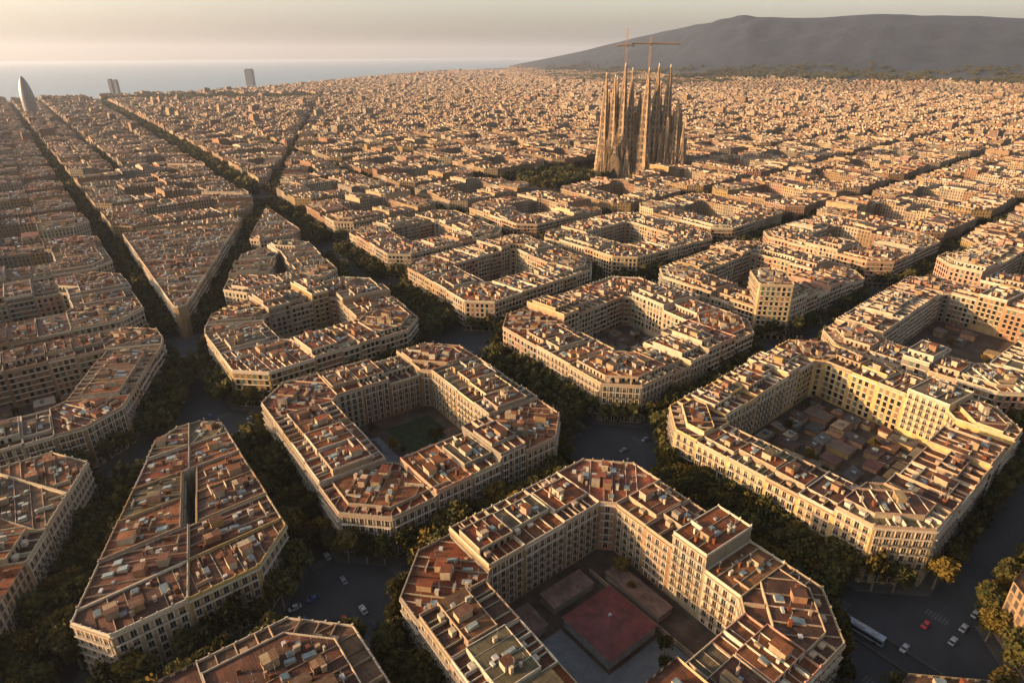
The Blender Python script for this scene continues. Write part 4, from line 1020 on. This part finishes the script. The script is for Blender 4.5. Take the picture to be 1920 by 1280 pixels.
# ------------------------------------------------------------------ vehicles
def car_parts():
    def loft(mb, secs, mat, tint):      # secs: list of (y, halfwidth, zlow, zhigh)
        R_ = [[(-w_, y, zl), (w_, y, zl), (w_ * .94, y, zh), (-w_ * .94, y, zh)] for y, w_, zl, zh in secs]
        for a, b in zip(R_, R_[1:]):
            for i in range(4): mb.face([a[i], a[(i + 1) % 4], b[(i + 1) % 4], b[i]][::-1], mat, [(0, 0)] * 4, tint)
        mb.face(R_[0], mat, [(0, 0)] * 4, tint); mb.face(R_[-1][::-1], mat, [(0, 0)] * 4, tint)
    def body(t):
        def fn(mb):
            loft(mb, [(-2.15, .72, .35, .75), (-1.95, .86, .28, .88), (-1.0, .88, .25, .95), (1.2, .88, .25, .95), (1.9, .86, .28, .82), (2.15, .72, .35, .7)], 'paint', t)
            loft(mb, [(-1.1, .66, 1.36, 1.44), (-.9, .70, 1.38, 1.48), (.35, .70, 1.38, 1.48), (.6, .66, 1.36, 1.42)], 'paint', t)
        return fn
    def glass(mb): loft(mb, [(-1.75, .72, .93, 1.0), (-1.1, .74, .93, 1.38), (.55, .74, .93, 1.38), (1.25, .72, .93, .98)], 'glass', (1, 1, 1))
    def wheel(mb):
        n = 12; A = [(0.0, .32 * math.cos(2 * math.pi * i / n), .32 * math.sin(2 * math.pi * i / n)) for i in range(n)]
        for s in (-.1, .1): mb.face([(s, y, z) for _, y, z in A], 'tyre', [(0, 0)] * n, (1, 1, 1))
        for i in range(n): a, b = A[i], A[(i + 1) % n]; mb.face([(-.1, a[1], a[2]), (.1, a[1], a[2]), (.1, b[1], b[2]), (-.1, b[1], b[2])], 'tyre', [(0, 0)] * 4, (1, 1, 1))
    cols = {'white': (.22, .22, .23), 'silver': (.11, .115, .125), 'black': (.02, .02, .025), 'dark blue': (.03, .05, .12), 'red': (.3, .03, .03), 'grey': (.16, .17, .18)}
    return {k: mesh_of(body(t), 'body') for k, t in cols.items()}, mesh_of(glass, 'cabin_glass'), mesh_of(wheel, 'wheel')
BODY, CGL, WHL = car_parts(); rc_ = random.Random(31)
def car(p, ang, colr, lab, group):
    par = empty('car', (p[0], p[1], .01), lab, 'car', group); par.rotation_euler = (0, 0, ang); CG[lab.split(' car ')[1]].append((par, colr))
    for nm, me, loc in [('body', BODY[colr], (0, 0, 0)), ('window', CGL, (0, 0, 0))] + [('wheel', WHL, (sx * .8, sy, .32)) for sx in (-1, 1) for sy in (-1.35, 1.35)]:
        o = bpy.data.objects.new(nm, me); COL.objects.link(o); o.parent = par; o.location = loc
CG = defaultdict(list)
def traffic(c, ax, length, off, where, n):
    for _ in range(n):
        t = rc_.uniform(-length / 2, length / 2); side = rc_.choice((-1, 1)); colr = rc_.choice(list(BODY)[:2] * 3 + list(BODY)[2:])
        p = (c[0] + ax[0] * t - ax[1] * side * off, c[1] + ax[1] * t + ax[0] * side * off)
        if not clear(p, 5.5) or any(math.hypot(p[0] - q[0], p[1] - q[1]) < 5.5 for q in cars): continue
        cars.append(p); car(p, math.atan2(ax[1], ax[0]) - math.pi / 2 + (math.pi if side > 0 else 0), colr, f"small {colr} car {where}", f"{colr} cars {where}")
cars = []
traffic((-10, 0), (0, 1), 60, 3.4, 'on the road between slit-courtyard and green-lawn blocks', 12)
traffic((-10, -10), (1, 0), 50, 3.2, 'at the junction left of the red-pavilion block', 6)
traffic((123, -12), (1, 0), 60, 4, 'at the junction above the red-pavilion block', 7)
traffic((123, 60), (0, 1), 90, 4.5, 'on the avenue between green-lawn and brown-courtyard blocks', 14)
traffic((120, -142), (1, 0), 90, 4, 'at the big dark junction, bottom right', 9)
traffic((120, -70), (0, 1), 80, 4.2, 'on the avenue between red-pavilion and red-shed blocks', 12)
traffic((123, 130), (1, 0), 60, 4, 'at the junction below the upper central block', 10)
traffic((-10, 124), (1, 0), 60, 5, 'at the junction above the slit-courtyard block', 10)
traffic((-20, 180), (0, 1), 100, 4, 'on the diagonal avenue left of centre', 10)
for where, L in CG.items():
    L.sort(key=lambda t: view(t[0].location, 0)[0])
    for k, (o, colr) in enumerate(L): o['label'] = f"{ORD[k]} car from left, {colr}, {where}"; o['group'] = 'cars ' + where
# the long pale bus
bp = (117.6, -127.5, .02); bus = empty('bus', bp, 'long pale blue and white bus beside the dark lane at bottom right', 'bus'); bus.rotation_euler = (0, 0, R(4))
m = MB(); m.box((0, 0), (1, 0), 1.25, 6.0, .4, 3.0, 'paint', (.17, .20, .24)); m.build('body', bus)
m = MB(); m.box((0, 0), (1, 0), 1.28, 5.7, 1.35, 2.3, 'glass', (1, 1, 1)); m.box((0, 0), (1, 0), 1.1, 6.03, 1.2, 2.5, 'glass', (1, 1, 1)); m.build('window', bus)
m = MB(); m.box((0, 1.5), (1, 0), .8, 1.5, 3.0, 3.3, 'metal', (1, 1, 1)); m.box((0, -3), (1, 0), .7, 1.0, 3.0, 3.25, 'metal', (1, 1, 1)); m.build('roof_unit', bus)
for sx in (-1, 1):
    for sy in (-3.8, 3.6):
        o = bpy.data.objects.new('wheel', WHL); COL.objects.link(o); o.parent = bus; o.location = (sx * 1.17, sy, .48); o.scale = (1.4, 1.5, 1.5)

# ------------------------------------------------------------------ the basilica
def spire(mb, c, z0, H, r0, seed, n=18, tip=True, sag=.62):
    r = random.Random(seed); rings = []; K = 46 if tip else 10
    for k in range(K + 1):
        t = k / K; rad = (1.0 if k % 3 else 1.07) * r0 * ((1 - t) ** sag * .78 + .22 * max(0, 1 - t * 2.2) + .02) if t < 1 else .15
        if t > .82: rad = max(.5, r0 * ((1 - .82) ** sag * .80) * max(0, 1 - (t - .82) / .18) ** .6)
        rings.append([(c[0] + rad * (1.16, .88, .88)[i % 3] * math.cos(2 * math.pi * i / n), c[1] + rad * (1.16, .88, .88)[i % 3] * math.sin(2 * math.pi * i / n), z0 + H * t) for i in range(n)])
    for k in range(K):
        for i in range(n):
            a, b = rings[k], rings[k + 1]; j = (i + 1) % n
            if i % 3 == 1 and k % 3 and .14 < k / K < .86:      # louvre openings
                mb.face([a[i], a[j], b[j], b[i]], 'iron', [(0, 0)] * 4, (1, 1, 1))
            else: mb.face([a[i], a[j], b[j], b[i]], 'stone', [(0, 0)] * 4, (1, 1, 1))
    if tip:
        t = (c[0], c[1]); mb.box(t, (1, 0), .9, .9, z0 + H - 3, z0 + H - .8, 'stone', (1, 1, 1)); mb.box(t, (.7, .7), 1.5, .25, z0 + H - .8, z0 + H + .8, 'paint', (.5, .42, .3)); mb.box(t, (1, 0), .3, .3, z0 + H, z0 + H + 3.2, 'paint', (.5, .42, .3))
def church():
    cx, cy = CHURCH; par = empty('basilica', (cx, cy, 0), 'huge brown stone basilica with a cluster of tall perforated spires under construction', 'basilica')
    org = (cx, cy, 0); S_ = RT; Fd = FW      # photo-right and photo-away axes
    def L(u, v): return (cx + S_[0] * u + Fd[0] * v, cy + S_[1] * u + Fd[1] * v)
    return par, org, L
par, org, LL = church(); ax = RT
def part(name, fn):
    m = MB(); fn(m); return m.build(name, par, origin=org)
KS = 1.6; LL0 = LL
def LL(u, v): return LL0(u * KS, v * KS)
SPIRES = [(-36, -8, 100, 6.0), (-28.5, -11, 98, 6.2), (-20, -12, 108, 6.6), (-12, -9, 96, 5.6), (-9, 12, 104, 5.2), (-15, 16, 98, 5.0),
          (1, -14, 104, 6.8), (11, -8, 108, 6.2), (22, -6, 107, 6.6), (31, -10, 78, 5.8), (27, 10, 90, 5.0), (8, 14, 96, 5.4), (-32, 0, 84, 5.4), (-24, 4, 96, 5.6), (-3, -2, 84, 5.6), (16, 2, 92, 5.8), (37, 0, 66, 5.0)]
for k, (u, v, H, r0) in enumerate(SPIRES): part('spire', lambda m, u=u, v=v, H=H, r0=r0, k=k: spire(m, LL(u, v), 0, H * 1.45, r0 * KS * 1.18, k))
def nave(m):
    for u, v, hx, hy, h in ((0, 4, 34, 14, 44), (0, 4, 30, 10, 54), (-24, -4, 13, 9, 40), (18, -3, 13, 9, 46), (33, 2, 9, 14, 40), (-2, 4, 9, 9, 66)):
        m.box(LL(u, v), ax, hx * KS, hy * KS, 0, h * 1.4, 'stone', (1, 1, 1))
    r = random.Random(8)
    for k in range(70):
        u, v = r.uniform(-36, 40), r.uniform(-16, 18); h = r.uniform(40, 90); m.box(LL(u, v), ax, r.uniform(.8, 2.4), r.uniform(.8, 2.4), 0, h, 'stone', (1, 1, 1)); spire(m, LL(u, v), h, r.uniform(4, 10), r.uniform(1.2, 2.4), k, 6, False, 1)
part('nave', nave)
def portal(m):          # deep gabled porch between the left towers
    for u0, w_, h in ((-27, 8.5, 34), (-27, 6.3, 40), (-39, 3.4, 24), (-15, 3.2, 26), (3, 4.4, 30)):
        for k in range(9):
            t = k / 9; m.box(LL(u0 - w_ * (1 - t), -20 + t), ax, .9, 1.2, 0, h * 1.4 * t + 9, 'stone', (1, 1, 1)); m.box(LL(u0 + w_ * (1 - t), -20 + t), ax, 1.2, 1.6, 0, h * 1.4 * t + 9, 'stone', (1, 1, 1))
        spire(m, LL(u0, -19), h * 1.1, 20, 3.6, 3, 8, False, 1)
    m.face([(*LL(-31, -21.6), 0), (*LL(-23, -21.6), 0), (*LL(-23, -21.6), 18), (*LL(-25, -21.6), 27), (*LL(-27, -21.6), 33), (*LL(-29, -21.6), 27), (*LL(-31, -21.6), 18)], 'iron', [(0, 0)] * 7, (1, 1, 1))
    for k in range(10):
        for s in (-1, 1):
            t = k / 9; m.box(LL(-27 + s * 5 * math.cos(t * 1.5), -22), ax, .6, .8, 0 if k < 1 else 16 * (k / 9), 18 + 19 * math.sin(t * 1.5), 'stone', (1, 1, 1))
part('portal', portal)
def pinnacles(m):
    r = random.Random(21)
    for k in range(120):
        u = r.uniform(-40, 38); v = -21 + abs(r.gauss(0, 2.5)) + (0 if u < -8 else 3); hh = (52 - abs(u + 27) * 1.6 if u < -6 else 40 - abs(u - 8) * .5) * r.uniform(.45, 1.25) + 8
        spire(m, LL(u, v), 0, max(10, hh), r.uniform(1.0, 2.3), k, 6, False, .8)
part('buttress', pinnacles)
part('apse', lambda m: [spire(m, LL(36 + 4 * math.cos(k), -6 + 8 * math.sin(k)), 0, 66 + 9 * (k % 3), 6.3, k, 8, False, .8) for k in range(6)])
def lattice(m, p0, p1, w_, mat='crane'):
    p0, p1 = Vector(p0), Vector(p1); d = p1 - p0; Ln = d.length; d.normalize(); u = d.orthogonal().normalized(); v = d.cross(u); n = max(3, int(Ln / (w_ * 1.3)))
    def bar(a, b, t=.28):
        e = (b - a).normalized(); x = e.orthogonal().normalized() * t; y = e.cross(x)
        A = [a + x + y, a - x + y, a - x - y, a + x - y]; B = [b + x + y, b - x + y, b - x - y, b + x - y]
        for i in range(4): m.face([tuple(A[i]), tuple(A[(i + 1) % 4]), tuple(B[(i + 1) % 4]), tuple(B[i])], mat, [(0, 0)] * 4, (1, 1, 1))
    C4 = [(u * a + v * b) * (w_ / 2) for a, b in ((1, 1), (1, -1), (-1, -1), (-1, 1))]
    for c in C4: bar(p0 + c, p1 + c, .2)
    for k in range(n):
        for i in range(4): bar(p0 + d * Ln * k / n + C4[i], p0 + d * Ln * (k + 1) / n + C4[(i + 1) % 4], .13)
def crane(u, v, zb, ztop, jib, back, lab, jz):
    p = LL(u, v); o = empty('tower_crane', (p[0], p[1], zb), lab, 'crane'); og = (p[0], p[1], zb)
    m = MB(); lattice(m, (p[0], p[1], zb), (p[0], p[1], ztop), 2.2); m.build('mast', o, origin=og)
    q = LL(u + jib, v); m = MB(); lattice(m, (p[0], p[1], jz), (q[0], q[1], jz - 1), 1.3); m.build('jib', o, origin=og)
    q2 = LL(u + back, v); m = MB(); lattice(m, (p[0], p[1], jz), (q2[0], q2[1], jz), 1.2); jb = m.build('counter_jib', o, origin=og); m = MB(); m.box(q2, ax, 1.8, 1, jz - 2.4, jz + .6, 'slabgrey', (1, 1, 1)); m.build('counterweight', jb, origin=og)
    m = MB(); m.box((p[0] + 1.2, p[1]), ax, 1.2, 1.2, jz - 3.2, jz - .6, 'glass', (1, 1, 1)); m.build('cab', o, origin=og)
crane(-17, 6, 92, 206, -9, 6, 'slim ochre crane mast topped by a pinnacle above the left spires', 184)
crane(5, 8, 92, 194, 27, -16, 'ochre lattice crane with long arms above the middle spires', 186)

# ------------------------------------------------------------------ far landmarks
def at_px(x, y, z=0):
    u, v = (x - 960) / 1187.1, -(y - 640) / 1187.1; f = math.cos(PITCH) + v * math.sin(PITCH); up = -math.sin(PITCH) + v * math.cos(PITCH); t = (z - CAM[2]) / up
    return (CAM[0] + (FW[0] * f + RT[0] * u) * t, CAM[1] + (FW[1] * f + RT[1] * u) * t)
bx_, by_ = at_px(66, 219); par = empty('bullet_tower', (bx_, by_, 0), 'grey bullet-shaped glass tower rising at the far left edge', 'tower'); d = camd((bx_, by_)); H = 142 * d / 2300 if False else d * .049; 
m = MB(); n = 28; K = 20; r0 = d * .0074
for k in range(K):
    def ring(t): 
        r_ = r0 * (math.cos(max(0, (t - .45) / .55) * math.pi / 2) ** .62 if t < 1 else .02) * (.93 + .07 * math.sin(min(1, t / .45) * math.pi / 2)); return [(bx_ + r_ * math.cos(2 * math.pi * i / n), by_ + r_ * math.sin(2 * math.pi * i / n), H * t) for i in range(n)]
    A, B = ring(k / K), ring((k + 1) / K)
    for i in range(n): m.face([A[i], A[(i + 1) % n], B[(i + 1) % n], B[i]], 'bullet', [(i * 4, H * k / K), (i * 4 + 4, H * k / K), (i * 4 + 4, H * (k + 1) / K), (i * 4, H * (k + 1) / K)], (1, 1, 1))
m.build('shell', par, smooth=True, origin=(bx_, by_, 0)); m = MB(); m.box((bx_, by_), ax, r0 * 1.25, r0 * 1.1, 0, 9, 'slabgrey', (1, 1, 1)); m.build('podium', par, origin=(bx_, by_, 0))
for lab, x, y, wpx, hpx in (('left one of the two joined dark towers by the sea', 215.5, 173, 7, 26), ('right one of the two joined dark towers by the sea', 225, 173, 7, 25), ('lone dark slab tower before the sea, left of centre', 474, 158, 15, 31)):
    p = at_px(x, y); d = camd(p) * .96; q = wpx / 1187.1 * d * .38; h = hpx / 1187.1 * d * .8; par = empty('office_tower', (p[0], p[1], 0), lab, 'tower')
    m = MB(); m.box(p, RT, q, q * 1.1, 0, h, 'slab', (1, 1, 1)); m.build('shaft', par, origin=(p[0], p[1], 0)); m = MB(); m.box(p, RT, q * .8, q * .8, h, h + 6, 'slabgrey', (1, 1, 1)); m.build('roof_plant', par, origin=(p[0], p[1], 0))

# ------------------------------------------------------------------ haze
hm = bpy.data.materials.new('haze_air'); hm.use_nodes = True; t = hm.node_tree; t.nodes.remove(t.nodes['Principled BSDF']); pv = t.nodes.new('ShaderNodeVolumePrincipled')
pv.inputs['Color'].default_value = (.48, .54, .66, 1); pv.inputs['Density'].default_value = 3.6e-5; pv.inputs['Anisotropy'].default_value = .3
t.links.new(pv.outputs[0], t.nodes['Material Output'].inputs['Volume'])
hb = MB(); hb.box((CAM[0], CAM[1]), (1, 0), 40000, 40000, -5, 760, 'wall', (1, 1, 1)); hb.face([(CAM[0] - 40000, CAM[1] - 40000, -5), (CAM[0] - 40000, CAM[1] + 40000, -5), (CAM[0] + 40000, CAM[1] + 40000, -5), (CAM[0] + 40000, CAM[1] - 40000, -5)], 'wall', [(0, 0)] * 4, (1, 1, 1))
ho = hb.build('haze'); ho.data.materials.clear(); ho.data.materials.append(hm); tag(ho, kind='stuff', label='thin pale haze veiling the far city and hills', cat='haze')
print('solo', len(SOLO), 'maxd', SOLO[-1]['d'], 'rest', len(REST), 'far', len(far), 'trees', len(tpos), 'objs', len(bpy.data.objects))
